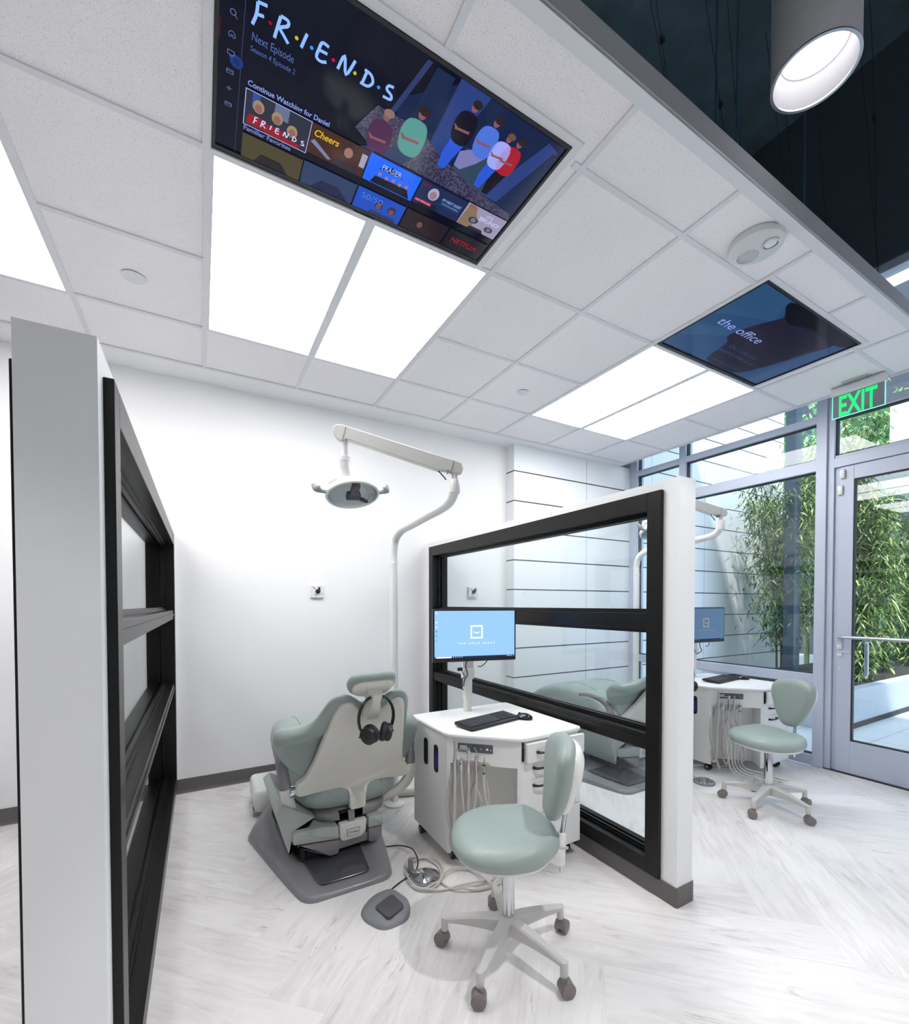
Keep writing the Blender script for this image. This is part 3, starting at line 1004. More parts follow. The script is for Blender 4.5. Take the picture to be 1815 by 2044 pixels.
s1.text('caption', [('Familiar Favorites', 0.084, 0.193, 0.036, 0.136)], em((0.17, 0.23, 0.55), 0.8), 9, bold=0.02)


def thumb(u0, v0, u1, v1, base, blobs, texts, frame=False):
    t = s1.rect('menu_picture', u0, v0, u1, v1, em(base), 10, s1.root)
    lay = 11
    for P, c in blobs:
        P = [(max(u0, min(u1, q[0])), max(v0, min(v1, q[1]))) for q in P]
        s1.polys('shape', [P], em(c), lay, t); lay += 0.5
    for body, u, v, sz, wm, c, kw in texts:
        s1.text('lettering', [(body, u, v, sz, wm)], em(c), 15, t, **kw)
    if frame:
        a, b_ = 0.0022, 0.004
        s1.polys('selection_frame', [[(u0 - a, v0 - b_), (u1 + a, v0 - b_), (u1 + a, v0), (u0 - a, v0)], [(u0 - a, v1), (u1 + a, v1), (u1 + a, v1 + b_), (u0 - a, v1 + b_)], [(u0 - a, v0), (u0, v0), (u0, v1), (u0 - a, v1)], [(u1, v0), (u1 + a, v0), (u1 + a, v1), (u1, v1)]], em((0.38, 0.45, 0.85), 0.8), 16, t)
def bust(u, v, s, face, hairc, cloth):
    return [([(u - 0.034 * s, v - 0.12 * s), (u - 0.026 * s, v - 0.055 * s), (u + 0.026 * s, v - 0.055 * s), (u + 0.034 * s, v - 0.12 * s)], cloth), (ell(u, v + 0.004, 0.017 * s, 0.038 * s), hairc), (ell(u, v - 0.004, 0.011 * s, 0.025 * s), face)]
# row one
th = []
th += [([(0.10, 0.33), (0.12, 0.33), (0.12, 0.41), (0.10, 0.41)], (0.02, 0.06, 0.3)), ([(0.16, 0.34), (0.20, 0.34), (0.20, 0.41), (0.16, 0.41)], (0.10, 0.13, 0.25))]
for u, v in ((0.118, 0.345), (0.170, 0.335), (0.215, 0.305)):
    th += bust(u, v, 0.9, (0.22, 0.10, 0.10), (0.30, 0.20, 0.10), (0.22, 0.01, 0.015))
thumb(0.083, 0.230, 0.262, 0.414, (0.02, 0.022, 0.04), th, [], True)
for _t in TLs: s1.strokes('small_title_letter', [[(0.108 + (u - 0.083) * 0.40, 0.252 + (v - 0.69) * 0.40) for u, v in st] for st in _t], em((0.5, 0.55, 0.95)), 0.0055, 16)
thumb(0.266, 0.238, 0.445, 0.414, (0.045, 0.015, 0.01), bust(0.385, 0.35, 1.25, (0.28, 0.12, 0.11), (0.03, 0.015, 0.01), (0.02, 0.016, 0.03)) + [([(0.27, 0.31), (0.33, 0.25), (0.34, 0.26), (0.28, 0.33)], (0.15, 0.18, 0.32)), ([(0.425, 0.30), (0.443, 0.30), (0.443, 0.385), (0.425, 0.385)], (0.30, 0.28, 0.40))],
      [('Cheers', 0.276, 0.352, 0.055, 0.075, (0.55, 0.36, 0.01), dict(shear=0.2, bold=0.02))])
fr = [([(0.485, 0.345), (0.53, 0.388), (0.575, 0.345), (0.553, 0.353), (0.53, 0.345), (0.507, 0.353)], (0.004, 0.004, 0.012))]
fr += [([(0.475, 0.245), (0.485, 0.295), (0.60, 0.300), (0.618, 0.245)], (0.004, 0.004, 0.01))]
for k in range(5):
    fr += [(ell(0.498 + 0.024 * k, 0.315 - 0.006 * (k % 2), 0.0060, 0.013), (0.30, 0.14, 0.15))]
thumb(0.449, 0.240, 0.628, 0.416, (0.01, 0.11, 0.80), fr, [('FRASIER', 0.497, 0.352, 0.048, 0.066, (0.35, 0.45, 0.9), {})])
thumb(0.632, 0.248, 0.812, 0.416, (0.012, 0.020, 0.07), bust(0.690, 0.35, 1.15, (0.26, 0.16, 0.22), (0.32, 0.32, 0.42), (0.01, 0.01, 0.02)) + [([(0.636, 0.268), (0.700, 0.268), (0.700, 0.288), (0.636, 0.288)], (0.35, 0.0, 0.02)), ([(0.722, 0.30), (0.806, 0.30), (0.806, 0.372), (0.722, 0.372)], (0.008, 0.03, 0.10))],
      [('NEW EPISODES', 0.639, 0.2715, 0.019, 0.057, (0.5, 0.4, 0.6), {}), ('MY NEXT GUEST', 0.727, 0.345, 0.027, 0.075, (0.35, 0.45, 0.8), {}), ('WITH DAVID LETTERMAN', 0.730, 0.320, 0.018, 0.068, (0.25, 0.32, 0.6), {}), ('NETFLIX', 0.638, 0.388, 0.024, 0.030, (0.20, 0.0, 0.01), {})])
thumb(0.816, 0.250, 0.984, 0.420, (0.26, 0.24, 0.36), [([(0.818, 0.252), (0.870, 0.252), (0.880, 0.33), (0.850, 0.418), (0.825, 0.418)], (0.20, 0.13, 0.08)), (ell(0.868, 0.318, 0.020, 0.024), (0.05, 0.03, 0.04)), (ell(0.868, 0.318, 0.010, 0.016), (0.10, 0.14, 0.3)), (ell(0.942, 0.300, 0.018, 0.022), (0.05, 0.03, 0.04)), (ell(0.942, 0.300, 0.009, 0.015), (0.10, 0.14, 0.3)), ([(0.86, 0.252), (0.93, 0.252), (0.92, 0.275), (0.87, 0.275)], (0.02, 0.015, 0.025))],
      [('IT\'S', 0.905, 0.378, 0.030, 0.026, (0.5, 0.55, 0.85), {}), ('BRUNO!', 0.885, 0.340, 0.045, 0.085, (0.5, 0.55, 0.85), {}), ('NETFLIX', 0.820, 0.395, 0.024, 0.042, (0.35, 0.01, 0.02), {})])
# row two: plain tinted pictures
thumb(0.083, 0.028, 0.262, 0.174, (0.055, 0.045, 0.02), [([(0.12, 0.03), (0.14, 0.09), (0.20, 0.09), (0.225, 0.03)], (0.012, 0.010, 0.014))], [])
thumb(0.266, 0.028, 0.443, 0.180, (0.02, 0.04, 0.10), [([(0.30, 0.03), (0.33, 0.10), (0.39, 0.10), (0.43, 0.03)], (0.01, 0.012, 0.05))], [])
thumb(0.449, 0.028, 0.626, 0.184, (0.008, 0.06, 0.42), bust(0.535, 0.105, 0.85, (0.14, 0.06, 0.08), (0.03, 0.02, 0.04), (0.02, 0.03, 0.08)) + bust(0.585, 0.105, 0.85, (0.14, 0.06, 0.08), (0.03, 0.02, 0.04), (0.02, 0.03, 0.08)),
      [('50/50', 0.466, 0.118, 0.060, 0.078, (0.06, 0.16, 0.60), {})])
thumb(0.632, 0.030, 0.806, 0.186, (0.018, 0.010, 0.014), bust(0.700, 0.11, 1.0, (0.13, 0.05, 0.05), (0.01, 0.008, 0.01), (0.01, 0.01, 0.02)), [])
thumb(0.812, 0.030, 0.982, 0.188, (0.010, 0.009, 0.014), [], [('NETFLIX', 0.838, 0.095, 0.058, 0.115, (0.35, 0.005, 0.02), {})])

t2, s2 = tv('dim ceiling screen showing a series title, beside the glass storefront', 2.491, 3.599, 1.214, 1.852, ZC - 0.001)
s2.polys('picture', [[(0.012, 0.05), (0.985, 0.05), (0.985, 0.97), (0.012, 0.97)]], em((0.013, 0.045, 0.125)), 1)
s2.polys('picture_band', [[(0.012, 0.55), (0.35, 0.75), (0.25, 0.97), (0.012, 0.97)], [(0.012, 0.20), (0.36, 0.48), (0.30, 0.56), (0.012, 0.38)]], em((0.018, 0.060, 0.14)), 2)
s2.polys('picture_face', [smooth_closed([(0.40, 0.97), (0.36, 0.80), (0.30, 0.62), (0.27, 0.42), (0.33, 0.36), (0.36, 0.22), (0.42, 0.06), (0.70, 0.06), (0.80, 0.30), (0.85, 0.60), (0.86, 0.90)], 60)], em((0.010, 0.008, 0.022)), 3)
s2.polys('picture_hair', [smooth_closed([(0.30, 0.97), (0.34, 0.85), (0.45, 0.80), (0.62, 0.86), (0.86, 0.84), (0.98, 0.90), (0.98, 0.97)], 40)], em((0.002, 0.002, 0.006)), 4)
s2.text('title_lettering', [('the office', 0.098, 0.482, 0.125, 0.395)], em((0.22, 0.28, 0.60)), 6, shear=0.1)
s2.text('caption', [('S1 E1 Pilot', 0.09, 0.400, 0.035, 0.087)], em((0.03, 0.05, 0.12)), 6)
s2.text('caption', [('Oh, I told you.', 0.377, 0.315, 0.062, 0.285), ("couldn't close it, so", 0.339, 0.240, 0.062, 0.375)], em((0.03, 0.05, 0.13)), 6, shear=0.1)
s2.rect('menu_line', 0.05, 0.115, 0.70, 0.119, em((0.03, 0.06, 0.14)), 5)

# white surround strips and screws round the screens
bm = NB()
for (x0, x1, y0, y1) in TV:
    gx0 = x0 - 0.028; gx1 = x1 + 0.032
    zt0, zt1 = ZC - 0.008, ZC + 0.002
    box(bm, gx0, x0 - 0.001, y0 - 0.028, y1 + 0.028, zt0, zt1)
    box(bm, x1 + 0.001, gx1, y0 - 0.028, y1 + 0.028, zt0, zt1)
    box(bm, x0 - 0.001, x1 + 0.001, y0 - 0.028, y0 - 0.001, zt0, zt1)
    box(bm, x0 - 0.001, x1 + 0.001, y1 + 0.001, y1 + 0.024, zt0 - 0.008, zt1)
struct('trim_5', bm, 'tbar')

# small devices on the ceiling ----------------------------------------
t = thing('alarm_speaker', 'round white ceiling speaker with clear strobe lens near the ceiling edge', 'speaker', (2.19, 1.121, ZC))
bm = NB(); lathe(bm, [(0.095, 0), (0.108, -0.004), (0.110, -0.018), (0.107, -0.030), (0.096, -0.037), (0.06, -0.040), (0.0005, -0.040)], 48)
ob('housing', bm, mat('alarm_white', (0.62, 0.65, 0.66), 0.4), t)
bm = NB()
for rr in [0.007 + 0.0070 * k for k in range(6)]:
    n = max(6, int(rr * 2 * math.pi / 0.0062))
    for k in range(n):
        a = 2 * math.pi * k / n
        cyl(bm, (0.008 + rr * math.cos(a), 0.040 + rr * math.sin(a), -0.0385), (0.008 + rr * math.cos(a), 0.040 + rr * math.sin(a), -0.0408), 0.0013, 5)
g = ob('grille_holes', bm, 'hole', t)
bm = NB(); lathe(bm, [(0.033, -0.034), (0.033, -0.044), (0.028, -0.046), (0.028, -0.038)], 32, Matrix.Translation((0.010, -0.055, 0)))
ob('strobe_ring', bm, 'steel', t)
bm = NB(); ellipsoid(bm, (0.010, -0.055, -0.038), (0.0275, 0.0275, 0.014))
ob('strobe_lens', bm, mat('strobe_lens', (0.75, 0.8, 0.82), 0.1, coat=0.6), t)
for lab, x, y, r in (('small round white cover plate in the ceiling tile above the left partition', -0.274, 2.788, 0.052), ('small round white cover plate in the ceiling tile near the right light panels', 2.168, 2.793, 0.045)):
    t = thing('sprinkler_cover', lab, 'sprinkler cover', (x, y, ZC), 0, 'round cover plates in the ceiling')
    bm = NB(); lathe(bm, [(r - 0.008, 0.0), (r - 0.008, -0.004)], 32); ob('gap_ring', bm, 'hole', t)
    bm = NB(); lathe(bm, [(r - 0.001, -0.004), (r, -0.005), (r - 0.001, -0.0065), (0.0005, -0.007)], 40); ob('plate', bm, 'tbar', t)

# pendant cylinders over the open hall ---------------------------------
def pendant(label, x, y, zb, r=0.129, h=0.62, spot=0, cone=88):
    t = thing('pendant_light', label, 'pendant light', (x, y, zb))
    bm = NB(); lathe(bm, [(r, 0.004), (r, h - 0.004), (r - 0.004, h), (0.0005, h)], 64, cap=False)
    lathe(bm, [(r - 0.008, 0.004), (r - 0.030, 0.10)], 64, cap=False)
    ob('shade', bm, 'pend', t)
    bm = NB(); lathe(bm, [(r, 0.006), (r + 0.0015, 0.0), (r - 0.008, 0.0), (r - 0.0085, 0.008)], 64, cap=False)
    ob('rim', bm, 'steel', t)
    bm = NB(); lathe(bm, [(r - 0.032, 0.092), (0.0005, 0.092)], 48, cap=False)
    ob('diffuser', bm, emis('pendant_diffuser', (1, 0.985, 1.0), 3), t)
    bm = NB(); cyl(bm, (0, 0, h), (0, 0, 5.56 - zb), 0.008, 8)
    ob('stem', bm, 'wire', t)
    if spot:
        light('pendant_beam', 'SPOT', (0, 0, 0.085), spot, (1, 0.99, 0.98), (0, 0, 0), 0.04, spot=R_(cone), blend=0.2, parent=t)
    return t
pendant('white cylinder pendant light glowing at its open lower end', 1.905, 0.787, 3.262)
PEND2 = pendant('white cylinder pendant light behind the viewer over the open hall', 1.62, 0.22, 3.262, spot=170, cone=82)
pendant('white cylinder pendant light over the hall near the storefront', 3.35, -0.10, 3.262, spot=20)
pendant('white cylinder pendant light over the hall to the left', -0.75, -0.30, 3.262, spot=60)

for _k, (_lab, _x) in enumerate((('added fill pendant light, unseen far behind the viewer, left', -0.6), ('added fill pendant light, unseen far behind the viewer, middle', 1.1), ('added fill pendant light, unseen far behind the viewer, right', 2.8))):
    _p = pendant(_lab, _x, -1.5, 3.262)  # unseen row with wide cones, added to brighten surfaces facing the viewer
    light('pendant_beam', 'SPOT', (0, 0, 0.085), 50, (1, 0.985, 0.97), (0, 0, 0), 0.11, spot=R_(150), blend=0.6, parent=_p)

# hanger rods and wires in the dark void
rods = [(2.675, 1.6), (2.93, 1.62), (3.745, 1.6)]
for k, (x, y) in enumerate(rods):
    bm = NB(); cyl(bm, (x, y, ZC + 0.03), (x, y, 5.56), 0.0075, 8)
    tagit(ob('hanger_rod', bm, mat('rod_blue_%d' % k, (0.06, 0.17, 0.24), 0.35, metal=0.4), None), ['dark threaded rod hanging from the deck, leftmost of the three', 'dark threaded rod hanging from the deck, middle of the three', 'dark threaded rod hanging from the deck, under the pendant light'][k], 'rod', 'threaded rods in the dark void')
rnd = random.Random(11)
W_ = [(2.35, 1.5, 2.42, 1.9), (2.42, 1.5, 2.30, 1.9), (3.05, 1.55, 3.10, 1.8), (3.12, 1.6, 3.02, 1.9), (3.32, 1.4, 3.30, 1.6), (3.55, 1.5, 3.62, 1.8), (4.02, 1.25, 4.05, 1.35), (4.10, 1.25, 3.98, 1.4), (4.22, 1.10, 4.05, 1.0), (4.28, 1.12, 4.20, 1.2), (3.92, 1.45, 3.80, 1.6)]
for k, (xa, ya, xb, yb) in enumerate(W_):
    bm = NB()
    P = [Vector((xa, ya, ZC + 0.03)).lerp(Vector((xb, yb, 5.56)), t_ / 6) + Vector((rnd.uniform(-1, 1), rnd.uniform(-1, 1), 0)) * 0.006 for t_ in range(7)]
    tube(bm, P, 0.0016, 5)
    if k % 3 == 0:
        ellipsoid(bm, P[4], (0.015, 0.01, 0.03), seg=8, rings=6)
        ellipsoid(bm, P[4] + Vector((0.03, 0.01, 0.03)), (0.014, 0.01, 0.02), seg=8, rings=6)
    tagit(ob('hanger_wire', bm, 'wire'), 'thin black wire hanging in the dark void above the ceiling edge', 'wire', 'thin wires in the dark void')

# exit sign --------------------------------------------------------------
t = thing('exit_sign', 'green EXIT sign on clear acrylic hanging from the ceiling above the glass door', 'sign', (4.19, 1.428, 0))
bm = NB()
P = round_poly([(-0.030, 2.952), (0.030, 2.952), (0.034, 3.000), (0.020, 3.016), (-0.020, 3.016), (-0.034, 3.000)], 0.012, 3)
prism(bm, P, -0.158, 0.158, 0.004, 2, fn=lambda x, y, h: Vector((x, h, y)))
ob('housing', bm, 'tbar', t)
bm = NB(); box(bm, -0.075, 0.03, -0.075, 0.075, ZC - 0.012, ZC - 0.002, 0.003)
ob('canopy_plate', bm, 'steel', t, smooth=False)
acr = mat('acrylic_grey', (0.11, 0.10, 0.13), 0.15)
bm = NB(); box(bm, -0.002, 0.002, -0.150, 0.150, 2.792, 2.956)
ob('mirror_panel', bm, mat('acrylic_mirror', (0.30, 0.30, 0.34), 0.12, metal=0.6), t, smooth=False)
bm = NB()
for a in ((-0.155, -0.150, 2.787, 2.956), (0.150, 0.155, 2.787, 2.956), (-0.155, 0.155, 2.787, 2.792)):
    box(bm, -0.0035, 0.0035, a[0], a[1], a[2], a[3])
ob('acrylic_edge', bm, mat('acrylic_edge', (0.3, 0.8, 0.65), 0.2, emit=(0.15, 0.9, 0.6), es=0.7), t, smooth=False)
b = text_bm('EXIT', 1, lambda x, y, z: Vector((x, y, z)), bold=0.02)
xs = [v.co.x for v in b.verts]; ys = [v.co.y for v in b.verts]
x0, x1, y0, y1 = min(xs), max(xs), min(ys), max(ys)
for v in b.verts:
    v.co = Vector((-0.0030, 0.112 - (v.co.x - x0) / (x1 - x0) * 0.222, 2.797 + (v.co.y - y0) / (y1 - y0) * 0.148))
ob('lettering', b, mat('exit_green', (0.0, 0.3, 0.1), 0.4, emit=(0.0, 1.0, 0.16), es=1.0), t, smooth=False)

# marble plates with black holders on the back wall ----------------------
def marble():
    m = mat('marble', (0.85, 0.85, 0.85), 0.25)
    nt = m.node_tree; b = nt.nodes['Principled BSDF']
    tc = nt.nodes.new('ShaderNodeTexCoord'); n = nt.nodes.new('ShaderNodeTexNoise'); n.inputs['Scale'].default_value = 14; n.inputs['Distortion'].default_value = 1.2; n.inputs['Detail'].default_value = 2
    nt.links.new(tc.outputs['Object'], n.inputs['Vector'])
    cr = nt.nodes.new('ShaderNodeValToRGB'); e = cr.color_ramp.elements
    e[0].position = 0.485; e[0].color = (0.85, 0.84, 0.83, 1); e[1].position = 0.515; e[1].color = (0.85, 0.84, 0.83, 1); x = e.new(0.5); x.color = (0.10, 0.09, 0.08, 1)
    nt.links.new(n.outputs['Fac'], cr.inputs[0]); nt.links.new(cr.outputs[0], b.inputs['Base Color'])
    return m
mb = marble()
pl = None
for lab, x, z in (('square marble wall plate with black peg, on the wall above the dental chair', 0.843, 1.492), ('square marble wall plate with black peg, seen through the right partition glass', 2.364, 1.505)):
    t = thing('wall_plate', lab, 'wall plate', (x, YW, z), 0, 'marble plates on the back wall')
    bm = NB(); box(bm, -0.053, 0.053, -0.022, 0, -0.053, 0.053, 0.002, 1); ob('marble_tile', bm, mb, t, smooth=False)
    bm = NB(); cyl(bm, (0, -0.022, 0.0), (0, -0.040, 0.0), 0.019, 24, 0.002); ob('disc', bm, 'blk', t)
    bm = NB(); cyl(bm, (0, -0.036, 0.0), (0.008, -0.058, 0.012), 0.007, 12); box(bm, 0.000, 0.013, -0.060, -0.040, 0.008, 0.034, 0.002); ob('peg', bm, 'blk', t)
# ================================================================== stool
def make_stool(label, loc, rz, seat_rz, bshift=0.0):
    """five-arm saddle stool; seat assembly turned by seat_rz against the base"""
    t = thing('dental_stool', label, 'stool', loc, rz, 'green saddle stools')
    # base arms and casters
    for k in range(5):
        a = R_(-4 + 72 * k)
        mt = Matrix.Rotation(a, 4, 'Z')
        rings = []
        for s in range(9):
            f = s / 8
            x = 0.030 + 0.228 * f
            zt = 0.150 - 0.034 * f ** 1.6
            hgt = 0.062 * (1 - f) + 0.020 * f
            w_ = 0.026 * (1 - f) + 0.0145 * f
            P = [Vector((x, -w_, zt - 0.006)), Vector((x, -w_ + 0.006, zt)), Vector((x, w_ - 0.006, zt)), Vector((x, w_, zt - 0.006)), Vector((x, w_ * 0.7, zt - hgt)), Vector((x, -w_ * 0.7, zt - hgt))]
            rings.append([mt @ p for p in P])
        bm = NB(); loft(bm, rings)
        b2 = NB(); cyl(b2, (0.258, 0, 0.060), (0.258, 0, 0.116), 0.0145, 14, 0.003); bmesh.ops.transform(b2, matrix=mt, verts=b2.verts[:]); merge(bm, b2)
        leg = ob('leg', bm, 'stoolw', t)
        ca = [R_(25), R_(80), R_(-20), R_(-65), R_(60)][k]
        ct = mt @ Matrix.Translation((0.268, 0, 0)) @ Matrix.Rotation(ca, 4, 'Z')
        b2 = NB()
        for sy in (-1, 1):
            cyl(b2, (0, sy * 0.006, 0.0262), (0, sy * 0.025, 0.0262), 0.026, 22, 0.004)
        # hood over the two wheels
        hood = []
        for s in range(9):
            aa = R_(-20 + 200 * s / 8)
            hood.append([Vector((0.0275 * math.cos(aa), y_, 0.0265 + 0.0285 * math.sin(aa))) for y_ in (-0.021, 0.021)])
        hi = [[Vector((p.x * 0.86, p.y, 0.0265 + (p.z - 0.0265) * 0.86)) for p in r] for r in hood]
        loft(b2, [[a_[0], a_[1], b_[1], b_[0]] for a_, b_ in zip(hood, hi)])
        cyl(b2, (-0.008, 0, 0.050), (-0.008, 0, 0.064), 0.011, 12)
        bmesh.ops.transform(b2, matrix=ct, verts=b2.verts[:])
        ob('caster', b2, 'caster', leg)
    bm = NB(); lathe(bm, [(0.028, 0.085), (0.036, 0.09), (0.040, 0.150), (0.034, 0.158), (0.0005, 0.158)], 32)
    ob('hub', bm, 'stoolw', t)
    bm = NB(); lathe(bm, [(0.0255, 0.150), (0.0255, 0.403), (0.0245, 0.406), (0.0005, 0.406)], 32); ob('column', bm, 'chrome', t)
    bm = NB(); lathe(bm, [(0.020, 0.403), (0.024, 0.408), (0.024, 0.43), (0.0005, 0.43)], 24); ob('column_top', bm, 'blk', t)
    # seat (local +x towards backrest)
    Sr = Matrix.Rotation(seat_rz, 4, 'Z')
    Sr = Matrix.Translation((0, 0, 0.028)) @ Sr
    T2 = lambda bmx: bmesh.ops.transform(bmx, matrix=Sr, verts=bmx.verts[:])
    out = smooth_closed([(p_[0] * 1.05 - 0.008, p_[1] * 1.05) for p_ in [(-0.205, 0), (-0.190, 0.10), (-0.125, 0.180), (-0.02, 0.210), (0.09, 0.185), (0.155, 0.115), (0.185, 0.060), (0.190, 0.0), (0.185, -0.060), (0.155, -0.115), (0.09, -0.185), (-0.02, -0.210), (-0.125, -0.180), (-0.190, -0.10)]], 72)
    def sh(x, y, h):   # saddle: raised rear corners, dipped front
        r2 = max(0.0, min(1, (h - 0.40) / 0.07))
        dz = 0.010 * math.exp(-((x - 0.10) / 0.08) ** 2) * (abs(y) / 0.15) - 0.010 * math.exp(-((x - 0.16) / 0.06) ** 2 - (y / 0.07) ** 2) + 0.006 * (x / 0.2)
        return Vector((x, y, h + dz * r2))
    bm = NB()
    layered(bm, out, [(0.03, 0.408), (0.008, 0.412), (0.0, 0.424), (-0.004, 0.440), (0.0, 0.456), (0.010, 0.470), (0.028, 0.480), (0.045, 0.4850), (0.065, 0.4875), (0.085, 0.4885)], sh)
    T2(bm); ob('seat', bm, 'green', t, ang=60)
    bm = NB(); layered(bm, out, [(0.06, 0.392), (0.022, 0.396), (0.014, 0.402), (0.014, 0.410)], lambda x, y, h: Vector((x, y, h))); T2(bm)
    ob('seat_shell', bm, 'white', t)
    bm = NB(); box(bm, -0.06, 0.17, -0.045, 0.045, 0.378, 0.394, 0.006); T2(bm); ob('seat_plate', bm, 'white', t)
    # bracket behind the seat
    bm = NB()
    box(bm, 0.12, 0.205, -0.030, 0.030, 0.380, 0.398, 0.004)
    prism(bm, round_poly([(0.160, 0.345), (0.197, 0.330), (0.220, 0.335), (0.225, 0.455), (0.215, 0.462), (0.197, 0.455), (0.190, 0.40), (0.165, 0.395)], 0.006, 3), -0.020, 0.020, 0.003, 2, fn=lambda x, y, h: Vector((x, h, y)))
    T2(bm); ob('back_bracket', bm, 'white', t)
    bm = NB(); cyl(bm, (0.192, -0.020, 0.385), (0.192, -0.038, 0.385), 0.014, 16, 0.004); T2(bm); ob('tension_knob', bm, 'white', t)
    bm = NB(); tube(bm, [(0.150, -0.05, 0.43), (0.19, -0.055, 0.425), (0.225, -0.045, 0.42)], 0.006, 8, smooth=4); T2(bm); ob('tilt_lever', bm, 'chrome', t)
    bm = NB(); tube(bm, [(0.208, 0, 0.300), (0.209, 0, 0.42), (0.218, 0, 0.50), (0.232, 0, 0.60), (0.242, 0, 0.68)], 0.0085, 10, smooth=4, flat=(1.0, 1.4)); T2(bm); ob('back_rod', bm, 'chrome', t)
    # backrest pad: kidney outline in the (y, z) plane, curved about the column
    bo = smooth_closed([(-0.150, 0.775), (-0.135, 0.845), (-0.06, 0.880), (0.06, 0.880), (0.135, 0.845), (0.150, 0.775), (0.125, 0.69), (0.082, 0.60), (0.045, 0.555), (0, 0.545), (-0.045, 0.555), (-0.082, 0.60), (-0.125, 0.69)], 72)
    def bk(x, y, h):
        y = 0.520 + (y - 0.545) * 0.93
        cx_ = 0.0
        bend = -1.1 * x * x
        lean = 0.05 * ((y - 0.55) / 0.33)
        bulge = 0.012 * math.sin((y - 0.55) / 0.33 * math.pi)
        return Vector((0.195 + lean + bend + bulge - h, x, y))
    bm = NB(); layered(bm, bo, [(0.012, -0.010), (0.0, -0.002), (-0.006, 0.012), (-0.004, 0.030), (0.008, 0.044), (0.022, 0.053), (0.036, 0.057), (0.048, 0.059)], bk); T2(bm)
    pad = ob('backrest', bm, 'green', t, ang=60)
    bm = NB()
    pi_ = inset(bo, 0.020)
    P = [bk(p.x, p.y, 0.052) + Vector((0, 0, 0)) for p in pi_]
    pass
    bm = NB()
    bi = smooth_closed([(-0.135, 0.775), (-0.12, 0.832), (-0.055, 0.862), (0.055, 0.862), (0.12, 0.832), (0.135, 0.775), (0.112, 0.69), (0.072, 0.61), (0.04, 0.572), (0, 0.565), (-0.04, 0.572), (-0.072, 0.61), (-0.112, 0.69)], 72)
    layered(bm, bi, [(0.0, -0.004), (-0.001, -0.018), (0.006, -0.032), (0.022, -0.042), (0.038, -0.046)], bk); T2(bm)
    ob('back_shell', bm, 'white', pad)
    return t
make_stool('near sage green saddle stool in front of the white cart', (1.043, 1.431, 0), 0, R_(-31))
make_stool('far sage green saddle stool in the right bay by the glass door', (3.344, 1.593, 0), R_(-24), R_(6))

